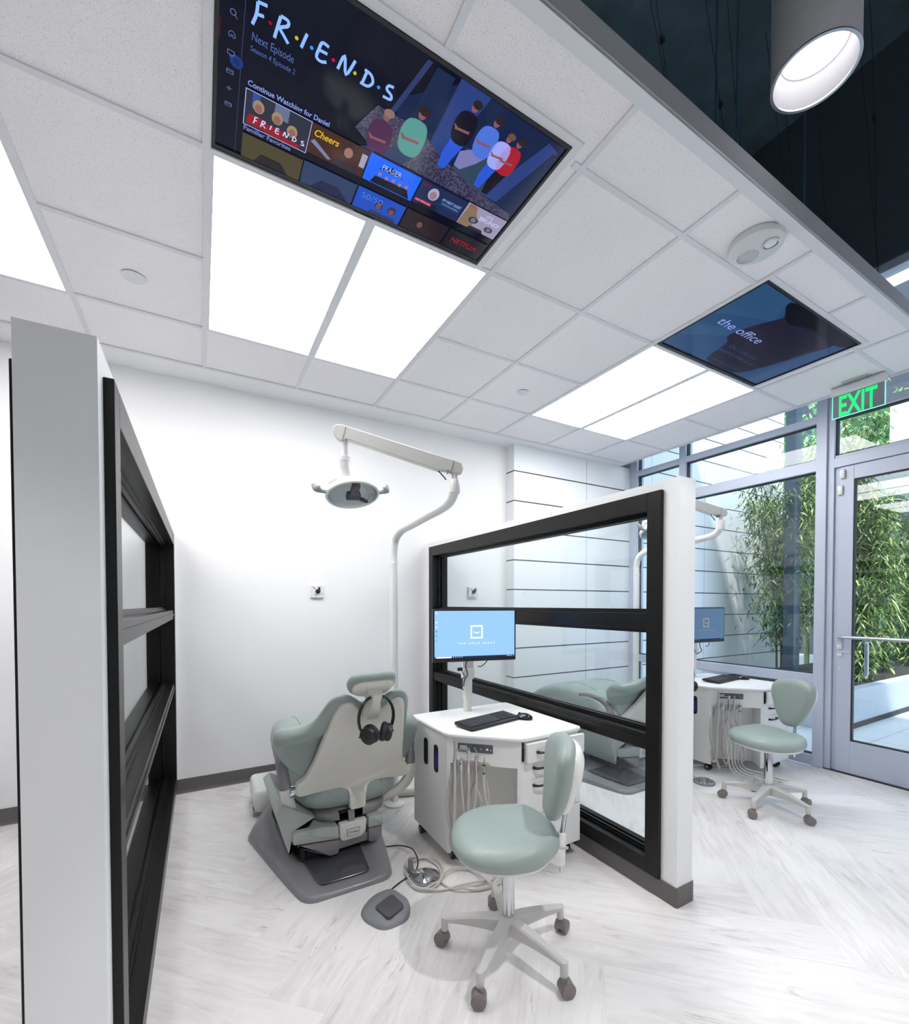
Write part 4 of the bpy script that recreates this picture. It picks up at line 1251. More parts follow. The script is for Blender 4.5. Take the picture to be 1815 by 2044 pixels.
# ================================================================== cart
CA, CB = Vector((1.113, 2.072)), Vector((1.39, 1.80))
def make_cart(label, ox, oy):
    t = thing('dental_cart', label, 'cart', (1.45 + ox, 2.15 + oy, 0), 0, 'white dental carts')
    off = Vector((-1.45, -2.15, 0))
    def O(bm):
        bmesh.ops.translate(bm, vec=off, verts=bm.verts[:]); return bm
    d = (CB - CA).normalized(); n = Vector((-d.y, d.x)); 
    if n.y < 0: n = -n
    full = [(1.118, 2.505), (CA.x, CA.y), (CB.x, CB.y), (1.80, 1.82), (1.80, 2.505)]
    a1, b1 = CA + d * 0.018, CB - d * 0.018
    rec = [(1.118, 2.505), (CA.x, CA.y), (a1.x, a1.y), ((a1 + n * 0.17).x, (a1 + n * 0.17).y), ((b1 + n * 0.17).x, (b1 + n * 0.17).y), (b1.x, b1.y), (CB.x, CB.y), (1.80, 1.82), (1.80, 2.505)]
    bm = NB(); prism(bm, rec, 0.072, 0.552); prism(bm, full, 0.5525, 0.688)
    body = ob('cabinet', O(bm), 'lam', t, smooth=False)
    wt = round_poly([(1.105, 2.52), (1.100, 2.062), (1.385, 1.782), (1.812, 1.800), (1.812, 2.52)], [0.04, 0.045, 0.04, 0.03, 0.03], 6)
    bm = NB(); prism(bm, wt, 0.690, 0.711, 0.007, 3); ob('worktop', O(bm), 'top', t, ang=50)
    # drawers face the viewer (-y)
    for k, (z0, z1, pull, hz) in enumerate(((0.585, 0.682, 0.030, 0.635), (0.488, 0.580, 0.0, 0.545), (0.300, 0.483, 0.0, 0.455), (0.085, 0.295, 0.0, 0.275))):
        bm = NB(); box(bm, 1.396 + (0.012 if k == 0 else 0), 1.797, 1.798 - pull, 1.818 - pull, z0, z1, 0.002, 1)
        if pull: box(bm, 1.425, 1.78, 1.815 - pull, 1.83, z0 + 0.012, z1 - 0.015)
        dw = ob('drawer', O(bm), 'lam', t, smooth=False)
        hx = 1.525
        bm = NB()
        y_ = 1.798 - pull
        rad = [0.0085, 0.0075, 0.006, 0.005, 0.006, 0.0075, 0.0085]
        P = [(hx - 0.055, y_ - 0.001, hz), (hx - 0.052, y_ - 0.012, hz), (hx - 0.035, y_ - 0.022, hz), (hx, y_ - 0.026, hz), (hx + 0.035, y_ - 0.022, hz), (hx + 0.052, y_ - 0.012, hz), (hx + 0.055, y_ - 0.001, hz)]
        if k == 3: P = [(p[0], p[1], p[2] + (0.012 if i > 4 else -0.006 if 0 < i < 4 else 0)) for i, p in enumerate(P)]
        tube(bm, P, rad, 10, smooth=3)
        ob('handle', O(bm), 'blk', dw)
    bm = NB(); box(bm, 1.395, 1.402, 1.790, 1.80, 0.59, 0.685); ob('drawer_gap', O(bm), 'hole', t, smooth=False)
    # capsule openings in the left side
    for yc, zc, blue in ((2.330, 0.540, 0), (2.200, 0.535, 1)):
        bm = NB(); P = round_poly([(yc - 0.021, zc - 0.073), (yc + 0.021, zc - 0.073), (yc + 0.021, zc + 0.073), (yc - 0.021, zc + 0.073)], 0.0205, 8)
        prism(bm, P, 0, 0.0015, fn=lambda x, y, h: Vector((1.1148 - h, x, y)))
        sl = ob('side_opening', O(bm), 'hole', t, smooth=False)
        bm = NB()
        Q = inset([Vector(p) for p in P], -0.003)
        rings = [[Vector((1.1185 - (0.0015 if j in (0, 3) else 0.003), p.x, p.y)) for p in (Q if j < 2 else [Vector(q) for q in P])] for j in range(4)]
        loft(bm, [[Vector((1.117, p.x, p.y)) for p in Q], [Vector((1.1115, p.x, p.y)) for p in Q], [Vector((1.1115, p[0], p[1])) for p in P], [Vector((1.117, p[0], p[1])) for p in P]], cap=False)
        ob('opening_rim', O(bm), 'blk', sl)
        if blue:
            bm = NB(); ellipsoid(bm, (1.1135, yc - 0.004, zc - 0.010), (0.003, 0.009, 0.046), seg=16, rings=10)
            ob('blue_hose', O(bm), mat('blue_tube_%s' % ox, (0.02, 0.02, 0.45), 0.3), sl)
    # front panel on the diagonal; u along the face from its left end, z up, w out of the face
    def D(u, z, w_): 
        p = CA + d * u - n * w_
        return Vector((p.x, p.y, z))
    bm = NB(); prism(bm, round_poly([(0.060, 0.618), (0.245, 0.618), (0.245, 0.662), (0.060, 0.662)], 0.004, 2), 0, 0.003, fn=lambda x, y, h: D(x, y, h))
    cp = ob('control_panel', O(bm), mat('panel_grey%s' % ox, (0.13, 0.135, 0.15), 0.35, metal=0.4), t, smooth=False)
    bm = NB(); prism(bm, round_poly([(0.070, 0.633), (0.110, 0.633), (0.110, 0.651), (0.070, 0.651)], 0.002, 2), 0.003, 0.006, fn=lambda x, y, h: D(x, y, h)); ob('gauge', O(bm), 'steel', cp, smooth=False)
    for u in (0.152, 0.184):
        bm = NB(); cyl(bm, D(u, 0.640, 0.003), D(u, 0.640, 0.014), 0.0095, 18, 0.002); ob('knob', O(bm), mat('knob%s%s' % (u, ox), (0.18, 0.18, 0.19), 0.4), cp)
        bm = NB(); cyl(bm, D(u, 0.640, 0.003), D(u, 0.640, 0.005), 0.0125, 18); ob('knob_ring', O(bm), 'blk', cp)
    bm = NB(); cyl(bm, D(0.217, 0.640, 0.003), D(0.217, 0.640, 0.010), 0.006, 14); cyl(bm, D(0.235, 0.635, 0.003), D(0.235, 0.635, 0.005), 0.003, 10); ob('jack', O(bm), 'chrome', cp)
    # holders
    us = (0.055, 0.090, 0.128, 0.168, 0.208)
    for u in us:
        bm = NB(); cyl(bm, D(u + 0.010, 0.568, 0.0), D(u + 0.010, 0.568, 0.030), 0.0165, 16, 0.003)
        ob('instrument_holder', O(bm), mat('holder%s%s' % (u, ox), (0.55, 0.50, 0.46), 0.45), t)
    w0 = 0.045
    # five instruments: suction, air, syringe with bent tip, scaler, bur handpiece
    bm = NB(); u = us[0]
    tube(bm, [D(u, 0.535, w0), D(u, 0.575, w0), D(u, 0.583, w0), D(u, 0.60, w0), D(u, 0.640, w0), D(u, 0.682, w0)], [0.0085, 0.0095, 0.011, 0.0085, 0.0055, 0.0075], 12)
    cyl(bm, D(u - 0.012, 0.585, w0), D(u, 0.585, w0), 0.006, 10); ob('suction_tip', O(bm), 'steel', t)
    bm = NB(); u = us[1]; tube(bm, [D(u, 0.535, w0), D(u, 0.555, w0), D(u, 0.575, w0), D(u, 0.600, w0)], [0.006, 0.0075, 0.0105, 0.005], 12); ob('air_valve', O(bm), 'chrome', t)
    bm = NB(); u = us[2]
    tube(bm, [D(u, 0.530, w0), D(u, 0.58, w0), D(u, 0.625, w0), D(u, 0.640, w0), D(u, 0.652, w0)], [0.0065, 0.0085, 0.0095, 0.012, 0.007], 12)
    tube(bm, [D(u - 0.005, 0.642, w0), D(u - 0.03, 0.643, w0 + 0.006), D(u - 0.06, 0.642, w0 + 0.008), D(u - 0.073, 0.634, w0 + 0.008)], [0.0035, 0.002, 0.002, 0.0018], 8, smooth=4); ob('air_water_syringe', O(bm), 'chrome', t)
    bm = NB(); u = us[3]; tube(bm, [D(u, 0.527, w0), D(u, 0.56, w0), D(u, 0.565, w0), D(u, 0.612, w0), D(u, 0.613, w0), D(u, 0.638, w0), D(u - 0.002, 0.646, w0)], [0.006, 0.007, 0.0095, 0.009, 0.004, 0.0035, 0.0035], 12); ob('scaler', O(bm), 'steel', t)
    bm = NB(); u = us[4]; tube(bm, [D(u, 0.530, w0), D(u, 0.578, w0), D(u, 0.585, w0), D(u, 0.612, w0)], [0.0075, 0.0075, 0.003, 0.002], 12); h5 = ob('bur_handpiece', O(bm), 'chrome', t)
    bm = NB(); cyl(bm, D(u, 0.570, w0), D(u, 0.576, w0), 0.009, 12); cyl(bm, D(u, 0.528, w0), D(u, 0.534, w0), 0.0085, 12); ob('black_band', O(bm), 'blk', h5)
    # hoses looping down and back under the cart
    rnd = random.Random(5)
    for i, u in enumerate(us):
        zb = (0.10, 0.16, 0.13, 0.09, 0.12)[i]
        un = (0.045, 0.115, 0.118, 0.135, 0.25)[i]
        P = [D(u, 0.535, w0), D(u, 0.46, w0), D((u + un) / 2, 0.32, w0 - 0.005), D(un, zb + 0.06, w0 - 0.01), D(un - 0.012, zb, w0 - 0.03), D(un - 0.028, zb + 0.05, 0.0), D(un - 0.03, 0.33, -0.03), D(u - 0.008, 0.50, -0.035), D(u + 0.008, 0.555, -0.02)]
        bm = NB(); tube(bm, P, 0.0078 if i in (0, 4) else 0.0062, 8, smooth=6)
        ob('hose', O(bm), 'hose', t)
    bm = NB(); tube(bm, [D(0.03, 0.54, -0.03), D(0.015, 0.44, 0.0), D(0.010, 0.33, 0.02), D(0.03, 0.20, 0.02), D(0.06, 0.10, 0.0), D(0.09, 0.03, -0.03)], 0.011, 10, smooth=6); ob('hose', O(bm), 'hose', t)
    bm = NB(); tube(bm, [D(0.135, 0.55, -0.03), D(0.16, 0.42, -0.01), D(0.185, 0.36, 0.0), D(0.165, 0.40, -0.02), D(0.19, 0.20, -0.03), D(0.20, 0.06, -0.06)], 0.0045, 8, smooth=6); ob('hose', O(bm), 'hose', t)
    # casters
    for x, y in ((1.155, 2.455), (1.185, 2.12), (1.755, 1.875), (1.755, 2.455)):
        bm = NB()
        for sy in (-1, 1): cyl(bm, (x + sy * 0.007, y, 0.0255), (x + sy * 0.022, y, 0.0255), 0.0255, 20, 0.003)
        box(bm, x - 0.02, x + 0.02, y - 0.02, y + 0.02, 0.05, 0.073, 0.003)
        cs = ob('caster', O(bm), 'rub', t)
        bm = NB(); cyl(bm, (x - 0.0225, y, 0.0255), (x - 0.0235, y, 0.0255), 0.013, 16); ob('wheel_cap', O(bm), 'grey', cs)
    return t
c1 = make_cart('near white dental cart between the dental chair and the glazed partition', 0, 0)
c2 = make_cart('far white dental cart in the right bay beside the storefront', 2.48, 0.085)

# ------------------------------------------------------------------ monitor on its post
def make_monitor(label, px_, py_, cx_, cy_, ang, bright):
    t = thing('monitor', label, 'monitor', (px_, py_, 0.711), 0, 'monitors on the carts')
    bm = NB(); lathe(bm, [(0.026, 0), (0.026, 0.075), (0.030, 0.080), (0.030, 0.215), (0.022, 0.22), (0.0005, 0.22)], 28); ob('post', bm, 'white', t)
    fr = Matrix.Translation((cx_ - px_, cy_ - py_, 0)) @ Matrix.Rotation(ang, 4, 'Z')
    bm = NB()
    rings = []
    for z, wx, wy, oy in ((0.205, 0.033, 0.030, 0), (0.265, 0.037, 0.030, 0), (0.272, 0.033, 0.016, 0.0), (0.34, 0.038, 0.016, 0.0), (0.42, 0.042, 0.016, 0.0)):
        rings.append([Vector((sx * wx, sy * wy + oy, z)) for sx, sy in ((-1, -1), (1, -1), (1, 1), (-1, 1))])
    loft(bm, rings)
    box(bm, -0.045, 0.045, -0.012, 0.012, 0.38, 0.49, 0.004)
    bmesh.ops.transform(bm, matrix=Matrix.Rotation(ang, 4, 'Z'), verts=bm.verts[:])
    tube(bm, [(0, 0, 0.44), (cx_ - px_, cy_ - py_ + 0.02, 0.46)], 0.014, 10)
    ob('mount_arm', bm, 'white', t)
    Wd, z0, z1 = 0.535, 0.325, 0.643
    bm = NB(); box(bm, -Wd / 2, Wd / 2, -0.004, 0.028, z0, z1, 0.004); box(bm, -0.14, 0.14, 0.028, 0.045, z0 + 0.06, z1 - 0.07, 0.006)
    bmesh.ops.transform(bm, matrix=fr, verts=bm.verts[:])
    ob('housing', bm, 'blk', t, smooth=False)
    o_ = fr @ Vector((-Wd / 2 + 0.010, -0.0042, z0 + 0.023))
    ux = (fr.to_3x3() @ Vector((1, 0, 0))); 
    s = Screen(t, o_, ux, (0, 0, 1), Wd - 0.020, z1 - z0 - 0.033)
    k = bright
    sc = s.rect('desktop', 0, 0, 1, 1, em((0.29 * k, 0.54 * k, 0.92 * k)), 1)
    wht = em((0.93 * k, 0.98 * k, 1.0 * k))
    a = 0.0185
    L, R2, B, T_ = 0.437, 0.590, 0.405, 0.690
    b_ = a * (Wd - 0.02) / (z1 - z0 - 0.033)
    s.polys('logo', [[(L, B), (R2, B), (R2, B + b_), (L, B + b_)], [(L, T_ - b_), (R2, T_ - b_), (R2, T_), (L, T_)], [(L, B + b_), (L + a, B + b_), (L + a, T_ - b_), (L, T_ - b_)], [(R2 - a, B + b_), (R2, B + b_), (R2, T_ - b_), (R2 - a, T_ - b_)],
                    [(0.5135 + 0.040 * math.cos(q), 0.562 + 0.050 * math.sin(q)) for q in [R_(200 + 140 * i / 10) for i in range(11)]] + [(0.5135 + 0.030 * math.cos(q), 0.572 + 0.036 * math.sin(q)) for q in [R_(340 - 140 * i / 10) for i in range(11)]]], wht, 2, sc)
    s.text('logo_lettering', [('THE SMILE SPACE', 0.283, 0.285, 0.062, 0.461)], wht, 2, sc, spacing=1.5)
    s.rect('taskbar', 0, 0, 1, 0.036, em((0.012, 0.02, 0.07)), 2, sc)
    s.rect('search_box', 0.022, 0.004, 0.205, 0.033, em((0.85 * k, 0.88 * k, 0.9 * k)), 3, sc)
    s.polys('taskbar_icon', [[(u, 0.010), (u + 0.011, 0.010), (u + 0.011, 0.027), (u, 0.027)] for u in (0.006, 0.222, 0.248, 0.274, 0.300, 0.326, 0.90, 0.915, 0.935, 0.955, 0.985)], em((0.5 * k, 0.6 * k, 0.8 * k)), 3, sc)
    for i, c in enumerate(((0.7, 0.8, 0.9), (0.35, 0.5, 0.7), (0.75, 0.85, 0.95), (0.65, 0.75, 0.9), (0.1, 0.25, 0.6), (0.0, 0.5, 0.45), (0.05, 0.55, 0.55))):
        v = 0.955 - 0.095 * i
        s.polys('desktop_icon', [[(0.014, v - 0.022), (0.030, v - 0.026), (0.033, v + 0.012), (0.018, v + 0.018)]], em(tuple(x * k for x in c)), 2, sc)
    bm = NB()
    tube(bm, [fr @ Vector((-0.04, 0.02, z0 + 0.02)), fr @ Vector((-0.058, 0.01, z0 - 0.03)), fr @ Vector((-0.050, 0.0, z0 - 0.08)), (-0.035, -0.02, 0.20), (-0.04, -0.02, 0.16)], 0.0035, 6, smooth=5)
    tube(bm, [(-0.035, -0.024, 0.22), (-0.060, -0.02, 0.20), (-0.058, -0.02, 0.155), (-0.04, -0.02, 0.14)], 0.003, 6, smooth=5)
    tube(bm, [fr @ Vector((0.09, 0.02, z0 + 0.01)), fr @ Vector((0.07, 0.01, z0 - 0.015)), fr @ Vector((0.035, 0.0, z0 - 0.035)), fr @ Vector((0.02, 0.01, z0 - 0.033))], 0.003, 6, smooth=5)
    tube(bm, [(-0.036, -0.022, 0.225), (-0.055, -0.03, 0.255), (-0.068, -0.03, 0.27)], 0.003, 6, smooth=4)
    cb = ob('cable', bm, 'wire', t)
    bm = NB(); box(bm, -0.088, -0.056, -0.038, -0.022, 0.262, 0.282, 0.003); ob('plug', bm, 'blk', cb)
    return t
make_monitor('wide monitor with a white smile logo on bright blue, on the near cart', 1.453, 2.430, 1.452, 2.335, R_(-13), 1.0)
make_monitor('wide monitor with a white smile logo on darker blue, on the far cart', 3.935, 2.52, 3.955, 2.42, R_(-4), 0.30)

def make_keyboard(label, c, ang):
    t = thing('keyboard', label, 'keyboard', c, ang, 'black keyboards on the carts')
    L, Wk = 0.440, 0.150
    def K(x, y, h): return Vector((x * 0.875, y, h + 0.012 * (y / Wk + 0.5)))
    bm = NB(); prism(bm, round_poly([(-L / 2, -Wk / 2), (L / 2, -Wk / 2), (L / 2, Wk / 2), (-L / 2, Wk / 2)], 0.018, 4), 0.0, 0.015, 0.004, 2, fn=K); ob('body', bm, 'blk', t)
    bm = NB()
    for r in range(6):
        y = -0.050 + r * 0.0195
        xs = [-0.205 + k * 0.0190 for k in range(15)] + [0.088 + k * 0.019 for k in range(3)] + [0.153 + k * 0.0185 for k in range(4)]
        for i, x in enumerate(xs):
            if r == 0 and 3 < i < 9:
                if i != 4: continue
                prism(bm, [(x, y), (x + 0.092, y), (x + 0.092, y + 0.016), (x, y + 0.016)], 0.0152, 0.0185, fn=K); continue
            prism(bm, [(x, y), (x + 0.0160, y), (x + 0.0160, y + 0.0162), (x, y + 0.0162)], 0.0152, 0.0185, fn=K)
    ky = ob('keys', bm, mat('key_black%.2f' % c[0], (0.010, 0.010, 0.014), 0.4), t, smooth=False)
    bm = NB()
    rn = random.Random(2)
    for r in range(6):
        y = -0.050 + r * 0.0195
        for k in range(15):
            if r == 0 and 3 < k < 9: continue
            x = -0.205 + k * 0.0190
            prism(bm, [(x + 0.004, y + 0.006), (x + 0.0085, y + 0.006), (x + 0.0085, y + 0.0115), (x + 0.004, y + 0.0115)], 0.0186, 0.0188, fn=K)
    ob('key_legends', bm, mat('legend%.2f' % c[0], (0.45, 0.46, 0.5), 0.5), ky, smooth=False)
    return t
make_keyboard('full-size black keyboard lying on the near white cart', (1.401, 2.121, 0.711), R_(12))
make_keyboard('full-size black keyboard lying on the far white cart', (3.95, 2.27, 0.711), R_(6))
def make_mouse(label, c, ang):
    t = thing('computer_mouse', label, 'mouse', c, ang, 'computer mice on the carts')
    bm = NB()
    rings = []
    for k in range(13):
        f = k / 12; x = -0.055 + 0.11 * f
        w_ = 0.033 * math.sqrt(max(0.02, 1 - abs(2 * f - 1) ** 2.4)); h = 0.036 * math.sqrt(max(0.02, 1 - abs(2 * (f * 0.95) - 0.85) ** 2.2))
        rings.append([Vector((x, w_ * math.cos(a), max(0.001, h * math.sin(a) if math.sin(a) > 0 else 0.001))) for a in [2 * math.pi * q / 20 for q in range(20)]])
    loft(bm, rings); ob('body', bm, mat('mouse_black%.2f' % c[0], (0.012, 0.014, 0.022), 0.2, coat=0.4), t)
    bm = NB(); cyl(bm, (0.025, -0.004, 0.029), (0.025, 0.004, 0.029), 0.008, 14); ob('wheel', bm, 'rub', t)
    return t
make_mouse('black mouse at the right end of the keyboard on the near cart', (1.634, 2.092, 0.711), R_(120))
make_mouse('black mouse at the right end of the keyboard on the far cart', (4.185, 2.215, 0.711), R_(120))
# ================================================================== dental chair
def make_chair(label, ox, oy, rec_deg=34.2, bx=0.0):
    """axis along +y (towards the back wall), origin on the floor under the back hinge"""
    t = thing('dental_chair', label, 'dental chair', (ox, oy, 0), 0, 'sage green dental chairs')
    ra = R_(rec_deg)
    Dv, Nv = Vector((0, -math.sin(ra), math.cos(ra))), Vector((0, -math.cos(ra), -math.sin(ra)))
    Hg = Vector((0, 0, 0.40))
    def B(x, s_, h):       # point on the back plane: x across, s up the back, h out of the rear face
        if s_ < 0:
            return Hg + Vector((x, -0.058 * max(0, min(1, (0.10 - s_) / 0.16)), s_ * 0.62)) + Nv * h
        return Hg + Vector((x, -0.058 * max(0, min(1, (0.10 - s_) / 0.16)), 0)) + Dv * s_ + Nv * h
    sh = [(0.033, 0.551), (0.075, 0.577), (0.110, 0.618), (0.140, 0.630), (0.168, 0.618), (0.186, 0.567), (0.225, 0.38), (0.268, 0.17), (0.300, 0.085), (0.322, 0.060), (0.318, -0.01), (0.280, -0.012), (0.18, 0.004), (0.115, 0.006), (0.080, -0.02), (0.068, -0.09), (0.066, -0.205), (-0.020, -0.205), (-0.022, -0.09), (-0.034, -0.02), (-0.075, 0.000), (-0.18, -0.004), (-0.275, -0.014), (-0.300, 0.0), (-0.297, 0.075), (-0.255, 0.105), (-0.225, 0.22), (-0.194, 0.42), (-0.172, 0.56), (-0.150, 0.615), (-0.120, 0.630), (-0.088, 0.622), (-0.050, 0.568), (0.0, 0.551)]
    shp = resample(round_poly([(x, y) for x, y in sh], 0.014, 2), 150)
    def shb(x, s_, h):     # gentle belly of the shell
        bel = 0.012 * max(0, 1 - (x / 0.30) ** 2) * max(0, math.sin(max(0, min(1, (s_ + 0.05) / 0.72)) * math.pi))
        return B(x, s_, h + bel)
    bm = NB(); layered(bm, shp, [(0.0, -0.020), (0.0, 0.0), (0.003, 0.005), (0.008, 0.008), (0.020, 0.009)], shb)
    bt = ob('back_shell', bm, 'cream', t, ang=40)
    cu = [(0.0, 0.585), (0.045, 0.592), (0.085, 0.625), (0.135, 0.650), (0.178, 0.630), (0.205, 0.575), (0.225, 0.48), (0.25, 0.40), (0.292, 0.372), (0.350, 0.315), (0.378, 0.23), (0.368, 0.165), (0.34, 0.115), (0.29, 0.055), (0.20, 0.035), (0, 0.03), (-0.20, 0.035), (-0.25, 0.060), (-0.320, 0.118), (-0.378, 0.195), (-0.398, 0.285), (-0.380, 0.340), (-0.325, 0.382), (-0.270, 0.425), (-0.240, 0.478), (-0.212, 0.570), (-0.178, 0.635), (-0.132, 0.652), (-0.085, 0.628), (-0.045, 0.592)]
    cup = smooth_closed(cu, 110)
    def cb(x, s_, h):      # wings wrap forward
        wrap = 0.45 * max(0, abs(x) - 0.20) * max(0, 1 - abs(s_ - 0.22) / 0.28)
        return B(x, s_, (h if h > -0.01 else h * (1 - 0.62 * max(0, min(1, (s_ - 0.30) / 0.25)))) - wrap)
    bm = NB(); layered(bm, cup, [(0.05, -0.012), (0.018, -0.004), (0.004, -0.012), (-0.006, -0.035), (-0.008, -0.065), (-0.002, -0.095), (0.016, -0.118), (0.045, -0.130), (0.08, -0.134)], cb)
    bc = ob('back_cushion', bm, 'green', t, ang=70)
    # stitched seams on the wings
    # headrest
    hc = 0.735
    tl = R_(17)
    def Hh(x, y, h):       # tilted further back than the main cushion
        p = Vector((x, 0, 0)) + (Dv * math.cos(tl) + Nv * math.sin(tl) * -1) * 0 
        up = (Dv * math.cos(tl) + Nv * math.sin(tl)); no = (Nv * math.cos(tl) - Dv * math.sin(tl))
        arc = -0.9 * x * x
        return Hg + Dv * (hc - 0.035) + Nv * (-0.02) + Vector((x, 0, 0)) + up * y + no * (h * 1.0 + arc)
    ho = smooth_closed([(q_[0] * 0.86, q_[1] * 0.95) for q_ in [(-0.135, 0.0), (-0.118, 0.055), (-0.06, 0.082), (0.06, 0.082), (0.118, 0.055), (0.135, 0.0), (0.118, -0.055), (0.06, -0.078), (-0.06, -0.078), (-0.118, -0.055)]], 64)
    bm = NB(); layered(bm, ho, [(0.02, 0.010), (0.005, 0.006), (0.0, -0.006), (-0.002, -0.022), (0.006, -0.036), (0.022, -0.046), (0.045, -0.050)], Hh)
    hr = ob('headrest', bm, 'green', t, ang=60)
    hi = [p * 0.86 for p in ho]
    bm = NB(); layered(bm, hi, [(0.0, 0.0), (0.0, 0.014), (0.010, 0.022), (0.03, 0.026)], Hh)
    ob('headrest_shell', bm, 'cream', hr, ang=40)
    bm = NB()
    box(bm, -0.036, 0.036, -0.045, 0.020, -0.012, 0.022, 0.006, mtx=Matrix(((1, 0, 0, 0.0), (0, (Dv * math.cos(tl) + Nv * math.sin(tl)).y, (Nv * math.cos(tl) - Dv * math.sin(tl)).y, Hh(0, 0, 0.03).y), (0, (Dv * math.cos(tl) + Nv * math.sin(tl)).z, (Nv * math.cos(tl) - Dv * math.sin(tl)).z, Hh(0, 0, 0.03).z), (0, 0, 0, 1))))
    ob('headrest_knuckle', bm, 'cream', hr, ang=40)
    bm = NB()
    rings = []
    for s_, w_, h0, th in ((0.515, 0.034, 0.016, 0.012), (0.55, 0.036, 0.030, 0.030), (0.60, 0.040, 0.036, 0.034), (0.625, 0.030, 0.038, 0.030), (0.655, 0.024, 0.042, 0.022), (0.685, 0.026, 0.040, 0.022), (0.705, 0.028, 0.034, 0.024)):
        rings.append([B(0.004 + sx * w_, s_, h0 + sy * th - 0.010) for sx, sy in ((-1, -1), (1, -1), (1, 0.6), (0.75, 1), (-0.75, 1), (-1, 0.6))])
    loft(bm, rings)
    ob('headrest_stem', bm, 'cream', t, ang=30)
    # seat and leg rest in one upholstered sweep
    prof = [(-0.045, 0.17, 0.325, 0.40), (-0.02, 0.225, 0.285, 0.44), (0.04, 0.265, 0.262, 0.485), (0.12, 0.30, 0.265, 0.545), (0.25, 0.335, 0.33, 0.612), (0.40, 0.352, 0.41, 0.655), (0.55, 0.345, 0.435, 0.662), (0.72, 0.315, 0.435, 0.640), (0.90, 0.275, 0.425, 0.590), (1.06, 0.24, 0.410, 0.530), (1.16, 0.20, 0.405, 0.480), (1.20, 0.16, 0.415, 0.450)]
    def sring(y, w_, zb, zt, n=28):
        r = []
        zc, hz = (zb + zt) / 2, (zt - zb) / 2
        for k in range(n):
            a = 2 * math.pi * k / n
            c, s_ = math.cos(a), math.sin(a)
            e = 0.62
            r.append(Vector((w_ * math.copysign(abs(c) ** e, c), y, zc + hz * math.copysign(abs(s_) ** e, s_))))
        return r
    bm = NB(); loft(bm, [sring(*p) for p in prof])
    st = ob('seat_cushion', bm, 'green', t, ang=70)
    bm = NB()
    for xx in (-0.205, -0.12, 0.165, 0.225):
        P = []
        for y, w_, zb, zt in ((-0.028, 0.21, 0.30, 0.42), (-0.035, 0.20, 0.33, 0.40)):
            pass
        tube(bm, [Vector((xx * 0.92, -0.040 + (abs(xx) > 0.18) * 0.035, 0.42)), Vector((xx, -0.040 + (abs(xx) > 0.18) * 0.035 - 0.004, 0.36)), Vector((xx, -0.030 + (abs(xx) > 0.18) * 0.04, 0.31))], 0.0014, 5, smooth=3)
    for sx in (-1, 1):
        def zseat(x, y):
            for q0, q1 in zip(prof, prof[1:]):
                if q0[0] <= y <= q1[0]:
                    f = (y - q0[0]) / (q1[0] - q0[0]); w_, zb, zt = [q0[i] + (q1[i] - q0[i]) * f for i in (1, 2, 3)]
                    c = min(0.999, abs(x) / w_) ** (1 / 0.62)
                    return (zb + zt) / 2 + (zt - zb) / 2 * math.sqrt(1 - c * c) ** 0.62 + 0.0004
            return 0.4
        tube(bm, [Vector((sx * 0.19, y, zseat(0.19, y))) for y in [0.30 + 0.04 * k for k in range(20)]], 0.0014, 5)
    ob('seam', bm, 'seam', st)
    bm = NB(); loft(bm, [[p * 1.0 for p in sring(y, w_, z0, z1)] for y, w_, z0, z1 in ((-0.03, 0.13, 0.215, 0.250), (0.0, 0.185, 0.205, 0.275), (0.06, 0.215, 0.200, 0.285), (0.3, 0.23, 0.20, 0.34), (0.6, 0.22, 0.28, 0.44), (1.0, 0.18, 0.375, 0.425))])
    sp = ob('seat_frame', bm, 'grey', t, ang=50)
    bm = NB(); box(bm, -0.075, 0.060, -0.030, 0.02, 0.212, 0.262, 0.003); ob('latch_recess', bm, 'hole', sp, smooth=False)
    bm = NB(); loft(bm, [[Vector((x_, y_, z_)) for x_, y_ in ((-0.028 + a_, b_), (0.008 - a_, b_), (0.008 - a_, b_ + 0.012), (-0.028 + a_, b_ + 0.012))] for z_, a_, b_ in ((0.262, 0.0, -0.040), (0.215, 0.002, -0.052), (0.178, 0.008, -0.060))]); ob('release_lever', bm, 'grey', sp, ang=30)
    bm = NB(); box(bm, -0.016, 0.060, -0.026, -0.006, 0.262, 0.30, 0.004); box(bm, 0.004, 0.044, -0.030, -0.024, 0.272, 0.30, 0.002); ob('back_catch', bm, 'cream', sp)
    # toe board cover and white base box beyond
    # hinge knobs and arm supports
    for sx, kx in ((-1, -0.305), (1, 0.325)):
        bm = NB(); cyl(bm, (kx - sx * 0.010, -0.015, 0.415), (kx + sx * 0.022, -0.015, 0.415), 0.030, 24, 0.005); ob('hinge_knob', bm, 'chrome' if sx < 0 else 'cream', t)
    bm = NB()      # left arm support: upright blade from the lift cover to the hinge
    P = [Vector((-0.315, 0.02, 0.26)), Vector((-0.325, 0.01, 0.33)), Vector((-0.335, 0.0, 0.39)), Vector((-0.345, -0.01, 0.44))]
    tube(bm, P, [0.038, 0.034, 0.032, 0.032], 16, smooth=4, flat=(1.0, 0.75))
    al = ob('arm_support', bm, 'cream', t)
    bm = NB(); tube(bm, [Vector((-0.345, -0.01, 0.44)), Vector((-0.352, -0.005, 0.50)), Vector((-0.36, 0.02, 0.56)), Vector((-0.36, 0.10, 0.60)), Vector((-0.355, 0.24, 0.615)), Vector((-0.35, 0.34, 0.60))], [0.034, 0.032, 0.030, 0.026, 0.022, 0.018], 14, smooth=4, flat=(0.9, 0.9)); ob('armrest', bm, 'grey', t)
